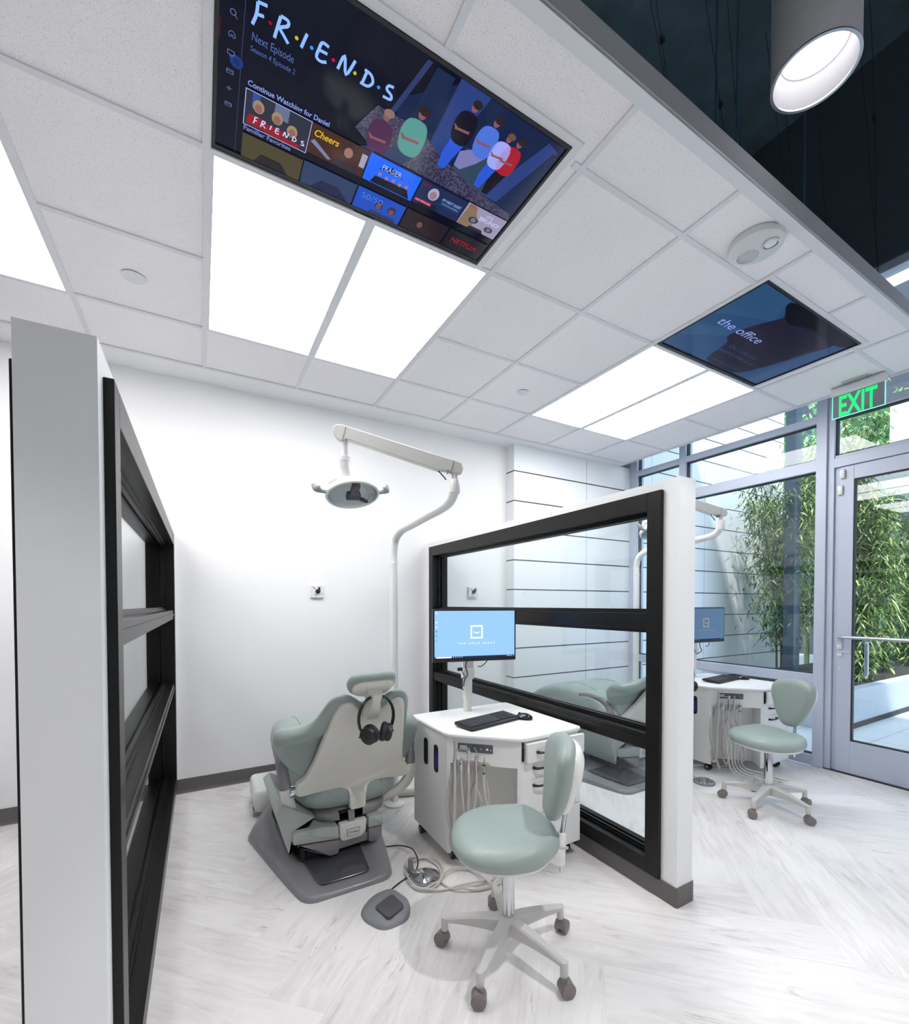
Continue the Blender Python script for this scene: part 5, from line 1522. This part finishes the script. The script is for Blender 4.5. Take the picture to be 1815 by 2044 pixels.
    bm = NB(); tube(bm, [Vector((0.345, -0.02, 0.455)), Vector((0.352, -0.02, 0.41)), Vector((0.335, 0.0, 0.345)), Vector((0.285, 0.03, 0.285)), Vector((0.20, 0.08, 0.235))], [0.030, 0.032, 0.034, 0.034, 0.032], 14, smooth=5, flat=(1.0, 0.8)); ob('arm_support', bm, 'cream', t)
    bm = NB(); tube(bm, [Vector((0.345, -0.02, 0.455)), Vector((0.352, -0.01, 0.51)), Vector((0.36, 0.06, 0.58)), Vector((0.355, 0.22, 0.615)), Vector((0.35, 0.34, 0.60))], [0.030, 0.028, 0.026, 0.022, 0.018], 14, smooth=4); ob('armrest', bm, 'grey', t)
    # lift: left cover, lower blocks, label block
    def slab(name, polyxz, y0, y1, m, bev=0.008, par=None, taper=0.0):
        bm = NB(); prism(bm, round_poly(polyxz, 0.010, 3), y0, y1, bev, 2, fn=lambda x, z, h: Vector((x, h, z))); return ob(name, bm, m, par or t, ang=35)
    bm = NB()
    prism(bm, round_poly([(-0.395, 0.330), (-0.362, 0.360), (-0.29, 0.318), (-0.20, 0.262), (-0.235, 0.245), (-0.305, 0.215), (-0.330, 0.095), (-0.352, 0.16)], 0.006, 2), -0.040, 0.50, 0.006, 2, fn=lambda x, z, h: Vector((x, h, z)))
    ob('lift_cover', bm, 'greyl', t, ang=35)
    slab('lift_side_block', [(-0.318, 0.160), (-0.085, 0.135), (-0.088, 0.205), (-0.18, 0.222), (-0.318, 0.222)], -0.075, 0.35, 'greyl')
    slab('lift_lower_block', [(-0.30, 0.150), (-0.085, 0.128), (-0.085, 0.055), (-0.13, 0.050), (-0.26, 0.118)], -0.068, 0.35, 'grey')
    slab('lift_side_block', [(0.078, 0.150), (0.165, 0.150), (0.158, 0.212), (0.078, 0.215)], -0.070, 0.35, 'greyl')
    slab('lift_lower_block', [(0.080, 0.146), (0.160, 0.146), (0.158, 0.088), (0.135, 0.068), (0.080, 0.070)], -0.064, 0.35, 'grey')
    slab('lift_bridge', [(-0.10, 0.060), (0.10, 0.072), (0.10, 0.12), (-0.10, 0.12)], -0.045, 0.35, 'grey')
    slab('lift_gap', [(-0.083, 0.100), (0.076, 0.105), (0.076, 0.215), (-0.083, 0.215)], -0.030, 0.30, 'hole', 0.0)
    lb = slab('label_block', [(-0.080, 0.205), (0.072, 0.205), (0.066, 0.135), (0.040, 0.112), (-0.060, 0.108), (-0.078, 0.125)], -0.062, 0.10, 'cream')
    bm = NB(); prism(bm, round_poly([(-0.040, 0.130), (0.024, 0.130), (0.034, 0.170), (-0.040, 0.170)], 0.004, 2), 0.0620, 0.0635, fn=lambda x, z, h: Vector((x, -h, z))); ob('label_rim', bm, 'grey', lb)
    bm = NB(); prism(bm, round_poly([(-0.036, 0.1335), (0.021, 0.1335), (0.029, 0.1665), (-0.036, 0.1665)], 0.002, 2), 0.0635, 0.0645, fn=lambda x, z, h: Vector((x, -h, z))); ob('name_plate', bm, 'tbar', lb)
    b = text_bm('DCIinke', 0.019, lambda x, y, z: Vector((-0.033 + x * 0.80, -0.0650, 0.1445 + y)), shear=0.35, bold=0.0003)
    ob('lettering', b, mat('label_navy%.1f' % ox, (0.04, 0.04, 0.12), 0.5), lb, smooth=False)
    # scissor links in the dark under the lift
    bm = NB()
    box(bm, -0.27, -0.25, -0.02, 0.3, 0.035, 0.15); box(bm, -0.24, -0.16, 0.0, 0.02, 0.03, 0.10); tube(bm, [(-0.16, 0.01, 0.05), (0.0, 0.0, 0.065), (0.06, 0.0, 0.06)], 0.008, 8)
    ob('lift_link', bm, 'rub', t, smooth=False)
    # base plate: swept plinth with two ridges climbing to the lift
    nv, nu = 26, 48
    def edge(v):
        y = -0.335 + v * 1.085
        xl = -0.310 - 0.175 * min(1, v / 0.70) ** 0.9 + (0.13 * max(0, v - 0.72) / 0.28 if v > 0.72 else 0)
        xr = 0.120 + 0.165 * min(1, v / 0.70) ** 0.95 - (0.05 * max(0, v - 0.72) / 0.28 if v > 0.72 else 0)
        return xl, xr, y
    def rc(v, k):  # rounded near corners
        if v < 0.06: return 0.055 * (1 - math.sqrt(max(0, 1 - (1 - v / 0.06) ** 2)))
        return 0
    bm = NB()
    G = []
    vs = [0, 0.006, 0.014, 0.025, 0.04, 0.06] + [0.06 + 0.94 * k / nv for k in range(1, nv + 1)]
    for v in vs:
        xl, xr, y = edge(v)
        q = rc(v, 0); xl += q + bx; xr += bx - q
        row = []
        for i in range(nu + 1):
            u = i / nu
            x = xl + (xr - xl) * u
            e_ = min(u * (xr - xl), (1 - u) * (xr - xl), (y + 0.335) + 0.002)
            rim = 0.022 * min(1, e_ / 0.012) ** 0.5
            cl, cr_ = 0.165, 0.835
            rd = 0.0
            for c_ in (cl, cr_):
                dd = (u - c_) * (1 if c_ == cl else -1)     # >0 towards the middle
                wo = 0.12 if dd < 0 else 0.05
                rd = max(rd, math.exp(-(dd / wo) ** 2))
            vv = max(0, (v - 0.10) / 0.9)
            z = 0.004 + rim + rd * (0.004 + 0.19 * vv ** 1.7)
            if cl < u < cr_: z += 0.0
            row.append(bm.verts.new((x, y, z)))
        G.append(row)
    for r0, r1 in zip(G, G[1:]):
        for i in range(nu): bm.faces.new((r0[i], r0[i + 1], r1[i + 1], r1[i]))
    # skirt
    loop = G[0] + [r[-1] for r in G[1:]] + G[-1][::-1][1:] + [r[0] for r in G[::-1][1:-1]]
    low = [bm.verts.new((v_.co.x, v_.co.y, 0.0)) for v_ in loop]
    for i in range(len(loop)):
        bm.faces.new((loop[i], loop[(i + 1) % len(loop)], low[(i + 1) % len(loop)], low[i]))
    bs = ob('base_plate', bm, 'grey', t, ang=50)
    bm = NB()
    prism(bm, round_poly([(-0.228, -0.265), (0.020, -0.265), (0.060, 0.10), (-0.275, 0.10)], 0.028, 5), 0.0, 0.004, 0.0015, 1, fn=lambda x, y, h: Vector((x + bx, y, 0.0325 + h + 0.010 * (y + 0.265))))
    ob('base_tray', bm, 'greyd', bs)
    # far column under the seat
    bm = NB(); box(bm, -0.22, 0.10, 0.20, 0.60, 0.02, 0.30, 0.02); ob('lift_column', bm, 'grey', t)
    return t
make_chair('near sage green dental chair seen from behind, between the two black-framed partitions', 0.71, 2.45)
make_chair('far sage green dental chair seen through the glass of the right partition', 0.71 + 2.49, 2.52, 36, -0.24)

# headphones hung over the headrest stems
def headphones(label, loc, rz=0, ty=0):
    t = thing('headphones', label, 'headphones', loc, rz, 'headphones on the headrest stems')
    bm = NB()
    P = []
    for k in range(17):
        a = R_(-38 + (180 + 76) * k / 16)
        P.append(Vector((0.092 * math.cos(a), 0, -0.105 + 0.105 * math.sin(a))))
    tube(bm, P, 0.0105, 10, flat=(0.55, 1.25), cap=True)
    ob('headband', bm, 'blk', t)
    for sx in (-1, 1):
        base = Vector((sx * 0.040, -0.012, -0.178))
        mt = Matrix.Translation(base) @ Matrix.Rotation(R_(sx * 14), 4, 'Y') @ Matrix.Rotation(R_(-26 * sx), 4, 'Z')
        bm = NB(); lathe(bm, [(0.0005, 0.032), (0.030, 0.032), (0.041, 0.025), (0.043, 0.010), (0.041, 0.004)], 28, mt @ Matrix.Rotation(R_(90) * sx, 4, 'Y'))
        tube(bm, [Vector((sx * 0.074, 0, -0.165)), Vector((sx * 0.088, 0, -0.185)), mt @ Vector((sx * 0.024, 0, 0.0))], 0.006, 8)
        ec = ob('ear_cup', bm, 'blk', t)
        bm = NB(); lathe(bm, [(0.040, 0.004), (0.046, -0.002), (0.046, -0.016), (0.036, -0.024), (0.022, -0.018), (0.0005, -0.010)], 28, mt @ Matrix.Rotation(R_(90) * sx, 4, 'Y'))
        ob('ear_pad', bm, 'rub', ec)
    return t
headphones('black headphones hanging behind the headrest of the near dental chair', (0.718, 2.045, 0.952), R_(8))
headphones('black headphones hanging behind the headrest of the far dental chair', (3.208, 2.10, 0.935), R_(8))

# white cover boxes on the floor beside the chair bases
def junction(label, ox, oy):
    t = thing('junction_box', label, 'utility box', (ox, oy, 0), 0, 'white floor boxes')
    bm = NB(); box(bm, 0.0, 0.42, 0.0, 0.36, 0.035, 0.185, 0.035, 4); ob('cover', bm, 'white', t)
    bm = NB(); box(bm, -0.012, 0.003, 0.06, 0.11, 0.0, 0.07, 0.002); box(bm, 0.05, 0.37, 0.05, 0.31, 0.0, 0.037); ob('foot_bracket', bm, 'chrome', t)
    return t
junction('glossy white rounded floor box left of the near dental chair', 0.285, 3.13)

def corr_hose(label, P, r=0.026):
    bm = NB()
    V = [Vector(p) for p in P]
    L = []
    m = len(V)
    for i in range(m - 1):
        p0, p1, p2, p3 = V[max(0, i - 1)], V[i], V[i + 1], V[min(m - 1, i + 2)]
        for k in range(30):
            q = k / 30
            L.append(0.5 * ((2 * p1) + (p2 - p0) * q + (2 * p0 - 5 * p1 + 4 * p2 - p3) * q * q + (3 * p1 - p0 - 3 * p2 + p3) * q ** 3))
    L = resample(L, 220, False)
    tube(bm, L, [r if k % 2 else r * 0.90 for k in range(len(L))], 14)
    return tagit(ob('corrugated_hose', bm, 'hosed'), label, 'hose', 'ribbed hoses on the floor')
corr_hose('ribbed beige hose on the floor between the near dental chair and cart', [(0.85, 3.14, 0.028), (1.05, 3.07, 0.028), (1.30, 2.97, 0.028), (1.55, 2.90, 0.028)])
corr_hose('ribbed beige hose on the floor beyond the far dental chair', [(3.30, 3.30, 0.028), (3.45, 3.16, 0.028), (3.65, 3.05, 0.028), (3.90, 3.00, 0.028)])

# ================================================================== operating light on its post
def make_lamp(label, ox, oy):
    t = thing('dental_light', label, 'examination light', (1.145 + ox, 2.90 + oy, 0), 0, 'dental lights on posts')
    o_ = Vector((-1.145, -2.90, 0))
    def P(*l): return [Vector(p) + o_ for p in l]
    bm = NB(); lathe(bm, [(0.07, 0), (0.07, 0.012), (0.03, 0.03), (0.0268, 0.05), (0.0268, 1.66), (0.0005, 1.66)], 28)
    lathe(bm, [(0.028, 1.655), (0.0284, 1.668), (0.0265, 1.67)], 28)
    ob('post', bm, 'white', t)
    bm = NB(); tube(bm, P((1.145, 2.9, 1.66), (1.145, 2.9, 1.745), (1.148, 2.875, 1.825), (1.158, 2.80, 1.875), (1.168, 2.66, 1.893), (1.180, 2.44, 1.915), (1.187, 2.28, 1.928), (1.191, 2.19, 1.945), (1.194, 2.145, 1.985), (1.195, 2.135, 2.05)), [0.0268, 0.0268, 0.0275, 0.029, 0.029, 0.028, 0.027, 0.0268, 0.0268, 0.0265], 18, smooth=6)
    lathe(bm, [(0.0285, 1.985), (0.0292, 1.99), (0.0292, 2.052), (0.027, 2.056), (0.0005, 2.056)], 28, Matrix.Translation((1.195 - 1.145, 2.134 - 2.90, 0)))
    ob('swivel_tube', bm, 'white', t)
    bm = NB(); cyl(bm, P((1.195, 2.134, 2.05))[0], P((1.195, 2.134, 2.105))[0], 0.0165, 18); ob('arm_pin', bm, 'white', t)
    # spring arm: hollow beam from the elbow up to the head
    A0, A1 = P((1.235, 2.118, 2.098), (0.608, 2.392, 2.285))
    ax = (A1 - A0); L = ax.length; ax.normalize()
    sd = Vector((ax.y, -ax.x, 0)).normalized(); up = sd.cross(ax)
    if up.z < 0: up = -up
    def Q(x, y, h): return A0 + ax * x + up * y + sd * h
    beam = round_poly([(0.0, 0.010), (0.02, 0.042), (L - 0.03, 0.046), (L, 0.030), (L - 0.004, -0.006), (L - 0.030, -0.030), (L - 0.055, -0.036), (L - 0.085, -0.018), (0.135, -0.032), (0.095, -0.022), (0.03, -0.020), (0.004, -0.010)], 0.008, 3)
    bm = NB(); prism(bm, beam, -0.024, 0.024, 0.003, 1, fn=Q)
    am = ob('spring_arm', bm, mat('arm_paint%s' % ox, (0.60, 0.60, 0.575), 0.4), t)
    bm = NB()
    for x in (0.062, L - 0.062): prism(bm, [(x - 0.0008, -0.034), (x + 0.0008, -0.034), (x + 0.0008, 0.042), (x - 0.0008, 0.042)], -0.0266, 0.0266, fn=Q)
    for x in (0.078, L - 0.080): cyl(bm, Q(x, -0.022, -0.03), Q(x, -0.022, 0.03), 0.004, 8)
    ob('cap_line', bm, 'grey', am)
    bm = NB(); tube(bm, [Q(0.13, -0.03, 0), Q(0.10, -0.045, 0.005), Q(0.075, -0.065, 0)], 0.0035, 6, smooth=4); ob('arm_cable', bm, 'wire', am)
    # drop, knuckle, yoke
    hx, hy = A1.x + 0.055, A1.y - 0.022
    zt = A1.z - 0.01
    bm = NB()
    cyl(bm, (hx, hy, zt - 0.12), (hx, hy, zt), 0.0175, 18)
    lathe(bm, [(0.027, -0.002), (0.029, 0.0), (0.029, 0.022), (0.025, 0.024), (0.0005, 0.024)], 24, Matrix.Translation((hx, hy, zt - 0.138)))
    tube(bm, [(hx, hy, zt - 0.138), (hx + 0.002, hy, zt - 0.17), (hx + 0.012, hy, zt - 0.205), (hx + 0.020, hy, zt - 0.23)], [0.0275, 0.026, 0.0235, 0.027], 18, smooth=4)
    nk = ob('neck', bm, 'white', t)
    hc = Vector((hx + 0.045, hy + 0.01, zt - 0.300))
    bm = NB()
    tube(bm, [(hx + 0.015, hy, zt - 0.235), (hx - 0.04, hy + 0.01, zt - 0.238), (hx - 0.078, hy + 0.015, zt - 0.262), (hc.x - 0.125, hc.y, hc.z + 0.005), (hc.x - 0.120, hc.y, hc.z - 0.004)], [0.016, 0.0145, 0.0135, 0.013, 0.013], 14, smooth=5)
    ob('yoke', bm, 'white', nk)
    # head: shallow shell, reflector inside a clear faceted front, tilted towards the viewer side
    Rt = Matrix.Translation(hc) @ Matrix.Rotation(R_(-6), 4, 'Y') @ Matrix.Rotation(R_(-30), 4, 'X') @ Matrix.Scale(1.10, 4)   # local -z looks down and to the viewer
    def hring(rx, ry, z, sq=1.0):
        return [Rt @ Vector((rx * math.copysign(abs(math.cos(a)) ** sq, math.cos(a)), ry * math.copysign(abs(math.sin(a)) ** sq, math.sin(a)), z)) for a in [2 * math.pi * k / 48 for k in range(48)]]
    bm = NB(); loft(bm, [hring(0.012, 0.01, 0.066), hring(0.055, 0.045, 0.060), hring(0.095, 0.075, 0.043), hring(0.124, 0.092, 0.018), hring(0.133, 0.098, -0.004), hring(0.131, 0.096, -0.012), hring(0.122, 0.088, -0.012)])
    hd = ob('lamp_head', bm, 'white', t)
    bm = NB(); loft(bm, [hring(0.122, 0.088, -0.013), hring(0.10, 0.070, -0.024), hring(0.06, 0.042, -0.032), hring(0.01, 0.008, -0.034)])
    ob('front_lens', bm, glass_mat('lamp_lens%s' % ox, (0.95, 0.97, 0.98), 1.2), hd)
    bm = NB(); loft(bm, [hring(0.121, 0.087, -0.0125), hring(0.105, 0.075, 0.012), hring(0.06, 0.045, 0.030), hring(0.004, 0.003, 0.034)], cap=True)
    ob('reflector', bm, mat('reflector%s' % ox, (0.50, 0.53, 0.55), 0.12, metal=1.0), hd, ang=60)
    bm = NB(); box(bm, -0.020, 0.020, -0.078, 0.02, -0.022, -0.006, 0.004, mtx=Rt); box(bm, -0.034, 0.034, -0.02, 0.022, -0.026, -0.008, 0.006, mtx=Rt); box(bm, 0.0, 0.09, -0.006, 0.006, -0.020, -0.012, mtx=Rt @ Matrix.Rotation(R_(28), 4, 'Z'))
    ob('bulb_shield', bm, mat('bulb_shield%s' % ox, (0.03, 0.03, 0.045), 0.3), hd)
    for sx in (-1, 1):
        bm = NB()
        tube(bm, [Rt @ Vector((sx * 0.125, -0.01, 0.0)), Rt @ Vector((sx * 0.150, -0.015, 0.0)), Rt @ Vector((sx * 0.170, -0.02, 0.012)), Rt @ Vector((sx * 0.180, -0.02, 0.040))], [0.007, 0.008, 0.017, 0.010], 12, smooth=5, flat=(1.3, 0.6))
        ob('handle', bm, mat('handle_grey%s%s' % (sx, ox), (0.33, 0.33, 0.36), 0.4), hd)
    return t
make_lamp('dental examination light on a white post behind the near dental chair', 0, 0)
make_lamp('dental examination light on a white post in the right bay, mostly behind the partition', 2.44, -0.03)

# ================================================================== floor controls
t = thing('foot_pedal', 'grey rounded chair foot pedal with a darker square pad, on the floor', 'foot pedal', (0, 0, 0))
pd = resample(round_poly([(0.606, 1.950), (0.680, 2.020), (0.785, 2.034), (0.826, 1.905), (0.775, 1.796), (0.655, 1.786), (0.604, 1.885)], 0.045, 6), 72)
bm = NB(); layered(bm, pd, [(-0.004, 0.0), (0.0, 0.012), (0.006, 0.018), (0.018, 0.024), (0.034, 0.030), (0.045, 0.033)], lambda x, y, h: Vector((x, y, h)))
ob('housing', bm, 'pedal', t, ang=30)
bm = NB(); prism(bm, round_poly([(0.652, 1.902), (0.756, 1.950), (0.776, 1.842), (0.682, 1.800)], 0.022, 5), 0.028, 0.042, 0.004, 2); ob('pad', bm, 'padd', t)
bm = NB(); tube(bm, [(0.765, 2.010, 0.012), (0.822, 2.050, 0.006), (0.878, 2.074, 0.006), (0.94, 2.10, 0.006), (0.985, 2.16, 0.02), (0.996, 2.242, 0.035), (0.984, 2.303, 0.03), (0.948, 2.371, 0.015), (0.885, 2.416, 0.006), (0.80, 2.435, 0.045), (0.69, 2.46, 0.050), (0.58, 2.50, 0.052)], 0.0034, 8, smooth=8)
ob('cord', bm, 'wire', t)


def disc_control(label, cx_, cy_, near=True):
    t = thing('foot_control', label, 'foot control', (cx_, cy_, 0), 0, 'chrome disc foot controls')
    bm = NB(); lathe(bm, [(0.074, 0.0), (0.078, 0.004), (0.078, 0.012), (0.070, 0.014), (0.0005, 0.014)], 40); ob('rim', bm, 'pedal', t)
    bm = NB(); lathe(bm, [(0.067, 0.014), (0.066, 0.020), (0.045, 0.029), (0.02, 0.035), (0.0005, 0.037)], 40); ob('disc', bm, 'chrome', t, ang=50)
    if near:
        bm = NB(); cyl(bm, (-0.045, 0.085, 0.0), (-0.045, 0.085, 0.075), 0.014, 16, 0.002); box(bm, -0.055, -0.03, 0.03, 0.085, 0.014, 0.026, 0.003)
        ob('hose_collar', bm, 'grey', t)
        bm = NB()
        def C(l, r=0.0052, z=0.008): 
            tube(bm, [Vector((x - cx_, y - cy_, z + 0.011 * ((i * 7) % 3) / 2)) for i, (x, y) in enumerate(l)], r, 8, smooth=7)
        C([(0.935, 2.13), (0.911, 2.158), (0.959, 2.21), (1.023, 2.197), (1.072, 2.152), (1.082, 2.083), (1.055, 2.008), (1.011, 1.963), (0.97, 1.946), (0.925, 1.953), (0.888, 1.993), (0.884, 2.065), (0.905, 2.14), (0.97, 2.185), (1.035, 2.17), (1.065, 2.09), (1.04, 2.0), (0.98, 1.93), (0.91, 1.94), (0.874, 2.0)])
        C([(0.874, 2.042), (0.891, 1.965), (0.927, 1.925), (0.994, 1.899), (1.082, 1.881), (1.167, 1.853), (1.25, 1.846), (1.30, 1.90), (1.28, 1.99)])
        C([(1.017, 1.96), (1.065, 2.003), (1.12, 2.008), (1.176, 1.983), (1.202, 1.938), (1.205, 1.853), (1.235, 1.80), (1.30, 1.82), (1.33, 1.93), (1.30, 2.02)], z=0.014)
        C([(1.017, 1.96), (1.034, 1.883), (1.078, 1.845), (1.142, 1.814), (1.207, 1.800), (1.278, 1.823), (1.34, 1.90)], z=0.006)
        ob('coiled_hose', bm, 'hose', t)
    else:
        bm = NB(); tube(bm, [(0.0, 0.06, 0.012), (0.05, 0.16, 0.03), (0.18, 0.20, 0.04), (0.34, 0.16, 0.02), (0.48, 0.10, 0.01), (0.60, 0.12, 0.008)], 0.006, 8, smooth=6); ob('hose', bm, 'hose', t)
    return t
disc_control('chrome disc foot control inside a coil of grey hose, left of the near stool', 0.968, 2.030)
disc_control('chrome disc foot control on the floor at the right partition end, far bay', 3.365, 2.055, False)
# loose hose loops under the far cart
bm = NB()
for k in range(5):
    f = k * 0.02
    tube(bm, [(3.60 + f, 2.02 - f, 0.30), (3.56 + f * 2, 1.96, 0.10), (3.60 + f * 3, 1.85, 0.02 + 0.006 * k), (3.74 + f * 2, 1.80 - f, 0.02), (3.86, 1.84 + f, 0.03), (3.90 + f, 1.95, 0.05)], 0.005, 7, smooth=6)
tagit(ob('hose_bundle', bm, 'hose'), 'loops of pale hose trailing on the floor under the far cart', 'hose')
# ================================================================== courtyard beyond the storefront
YARD = 0.0
pv = joint_panel_mat('terrace_pavers', 'X', 0, 0.61, 4.7, 0.61, (0.62, 0.66, 0.68), (0.25, 0.27, 0.28), 0.008, 0.008)
# pavers jointed in x and y
nt = pv.node_tree
sepn = [n for n in nt.nodes if n.type == 'SEPXYZ'][0]
subs = [n for n in nt.nodes if n.type == 'MATH' and n.operation == 'SUBTRACT']
for l in list(nt.links):
    if l.from_socket == sepn.outputs['Z']:
        to = l.to_socket
        nt.links.remove(l)
        nt.links.new(sepn.outputs['Y'], to)
bm = NB(); box(bm, XG + 0.13, 24, -8, 12, -0.06, -0.005)
struct('terrace_ground', bm, pv)
ow = joint_panel_mat('courtyard_panels', 'X', 0.626 - 0.303 * 4, 0.303, 3.80, 1.122, base=(0.86, 0.91, 0.94))
bm = NB(); box(bm, XG + 0.135, 8.16, 3.72, 4.1, -0.05, 4.75)
struct('wall_courtyard', bm, ow)
conc = mat('pale_concrete', (0.50, 0.55, 0.60), 0.7, noise_amt=0.06, noise_scale=2)
bm = NB(); box(bm, 5.9, 14.0, 2.14, 2.26, -0.01, 0.42, 0.006); box(bm, 5.9, 6.02, 2.26, 3.70, -0.01, 0.42, 0.006)
tagit(ob('planter_wall', bm, conc, smooth=False), 'low pale concrete planter wall outside the glass door', 'planter')
bm = NB(); box(bm, 6.02, 14.0, 2.26, 3.70, 0.0, 0.36)
struct('planting_bed', bm, mat('dark_soil', (0.035, 0.035, 0.03), 0.9))
bm = NB(); box(bm, 5.9, 14.0, 2.125, 2.14, -0.01, 0.05)
struct('trim_6', bm, 'alud')
bm = NB(); box(bm, 6.44, 6.60, 2.80, 2.92, 0.36, 6.0, 0.004)  # solid upright modelled in place of a mullion's reflection in the glass
tagit(ob('mullion_reflection', bm, mat('reflection_blue_grey', (0.055, 0.085, 0.12), 0.45)), 'dark blue-grey steel post standing among the bamboo outside', 'post')
# dark building behind
bmt = thing('far_building', 'dark blue-brown building across the courtyard', 'building', (14.5, 4, 0))
bm = NB(); box(bm, 0, 1.5, -14, 10, 0, 9.0); ob('facade', bm, mat('far_facade', (0.055, 0.065, 0.085), 0.7, noise_amt=0.2, noise_scale=0.6), bmt, smooth=False)
for k in range(5):
    y0 = -9 + k * 3.4
    for z0 in (1.0, 4.4):
        bm = NB(); box(bm, -0.03, 0.0, y0, y0 + 1.7, z0, z0 + 2.0); ob('window', bm, mat('far_window%d%.0f' % (k, z0), (0.03, 0.06, 0.09), 0.1), bmt, smooth=False)
# pale concrete blocks and slats of the terrace above
bt = thing('concrete_canopy', 'pale concrete balcony block and beams beyond the storefront top', 'canopy', (9.4, 2.6, 0))
for (x0, x1, y0, y1, z0, z1) in ((0.0, 1.6, -1.3, 0.2, 3.9, 4.5), (-0.6, 2.4, -2.6, 0.6, 3.4, 3.62)):
    bm = NB(); box(bm, x0, x1, y0, y1, z0, z1); ob('concrete_block', bm, mat('block%.1f' % x0, (0.72, 0.72, 0.70), 0.8), bt, smooth=False)
bm = NB(); box(bm, 0.2, 0.35, -0.3, -0.15, 0.0, 3.9); box(bm, 1.8, 1.95, -2.2, -2.05, 0.0, 3.45); ob('support_post', bm, 'alu', bt, smooth=False)

leafm = []
for nm, c in (('bamboo_leaf', (0.13, 0.22, 0.055)), ('bamboo_leaf_light', (0.50, 0.62, 0.22)), ('tree_leaf', (0.26, 0.50, 0.26)), ('bamboo_leaf_dark', (0.025, 0.06, 0.028))):
    m = mat(nm, c, 0.5)
    b_ = m.node_tree.nodes['Principled BSDF']
    b_.inputs['Subsurface Weight'].default_value = 0.0
    leafm.append(m)
stem_m = mat('bamboo_stem', (0.06, 0.08, 0.03), 0.5)
def clump(name, label, cat, x, y, z0, h, rx, ry, n, leaf=(0.115, 0.010), group='bamboo clumps outside', stems=9, seed=0, mats=(0, 1, 3), zlo=0.2, stem_r=0.012):
    rn = random.Random(seed)
    t = thing(name, label, cat, (x, y, z0), 0, group)
    bm = NB()
    tips = []
    for k in range(stems):
        a = rn.uniform(0, 6.28); r0 = rn.uniform(0, 0.25)
        bx_, by_ = r0 * rx * math.cos(a), r0 * ry * math.sin(a)
        ex, ey = rn.uniform(0.3, 1.0) * rx * math.cos(a), rn.uniform(0.3, 1.0) * ry * math.sin(a)
        hh = h * rn.uniform(0.75, 1.0)
        P = [Vector((bx_ + (ex - bx_) * f ** 2.2, by_ + (ey - by_) * f ** 2.2, hh * (f - 0.10 * f ** 4))) for f in [q / 8 for q in range(9)]]
        tube(bm, P, [stem_r * (1 - 0.75 * q / 8) for q in range(9)], 6)
        tips.append(P)
    ob('stems', bm, stem_m, t)
    bm = NB()
    mi = len(mats)
    for k in range(n):
        P = rn.choice(tips)
        f = zlo + (1 - zlo) * rn.random() ** 0.8
        i = min(7, int(f * 8)); q = f * 8 - i
        c = P[i].lerp(P[i + 1], q)
        sprd = 0.20 + 0.35 * math.sin(f * 3.0)
        c = c + Vector((rn.gauss(0, rx * sprd * 0.5), rn.gauss(0, ry * sprd * 0.5), rn.gauss(0, 0.10)))
        az = rn.uniform(0, 6.28); L = leaf[0] * rn.uniform(0.6, 1.3); w_ = leaf[1] * rn.uniform(0.7, 1.2)
        dr = rn.uniform(-1.1, 0.1)
        d = Vector((math.cos(az) * math.cos(dr), math.sin(az) * math.cos(dr), math.sin(dr)))
        s_ = Vector((-math.sin(az), math.cos(az), rn.uniform(-0.5, 0.5))).normalized() * w_
        m_ = c + d * L * 0.45 
        e_ = c + d * L + Vector((0, 0, -L * 0.25))
        fc = bm.faces.new([bm.verts.new(v) for v in (c, m_ + s_, e_, m_ - s_)])
        fc.material_index = 0 if rn.random() < 0.5 else rn.randrange(mi)
    o = ob('foliage', bm, [leafm[q] for q in mats], t, smooth=False)
    o['kind'] = 'stuff'
    return t
clump('bamboo', 'leaning bamboo clump nearest the panelled courtyard wall, left of the dark upright', 'bamboo', 6.75, 3.05, 0.36, 3.3, 0.75, 0.45, 6500, seed=1, stems=12)
clump('bamboo', 'tall bamboo clump between the dark upright and the storefront corner post', 'bamboo', 7.55, 2.85, 0.36, 3.9, 0.65, 0.50, 6500, seed=2, stems=14, stem_r=0.016)
clump('bamboo', 'bamboo clump seen through the left part of the glass door', 'bamboo', 7.6, 2.55, 0.36, 3.0, 0.6, 0.4, 6000, seed=3, leaf=(0.14, 0.013), zlo=0.03)
clump('bamboo', 'bamboo clump seen through the middle of the glass door', 'bamboo', 8.9, 2.75, 0.36, 3.0, 0.75, 0.45, 6000, seed=4, leaf=(0.14, 0.013), zlo=0.03)
clump('bamboo', 'low spreading bamboo at the right picture edge beyond the planter', 'bamboo', 10.2, 2.75, 0.36, 2.8, 0.8, 0.5, 6000, seed=5, leaf=(0.14, 0.013), zlo=0.03)
clump('courtyard_tree', 'bright leafy tree seen through the transom above the glass door', 'tree', 11.4, 4.4, 0.0, 7.0, 1.7, 1.4, 9000, leaf=(0.13, 0.035), group='trees beyond the courtyard', stems=7, seed=6, mats=(2, 1, 2), zlo=0.45, stem_r=0.05)
clump('courtyard_tree', 'bright leafy tree further right beyond the glass door', 'tree', 12.6, 1.0, 0.0, 7.4, 1.6, 1.6, 9000, leaf=(0.15, 0.04), group='trees beyond the courtyard', stems=7, seed=8, mats=(2, 1, 2), zlo=0.40, stem_r=0.05)
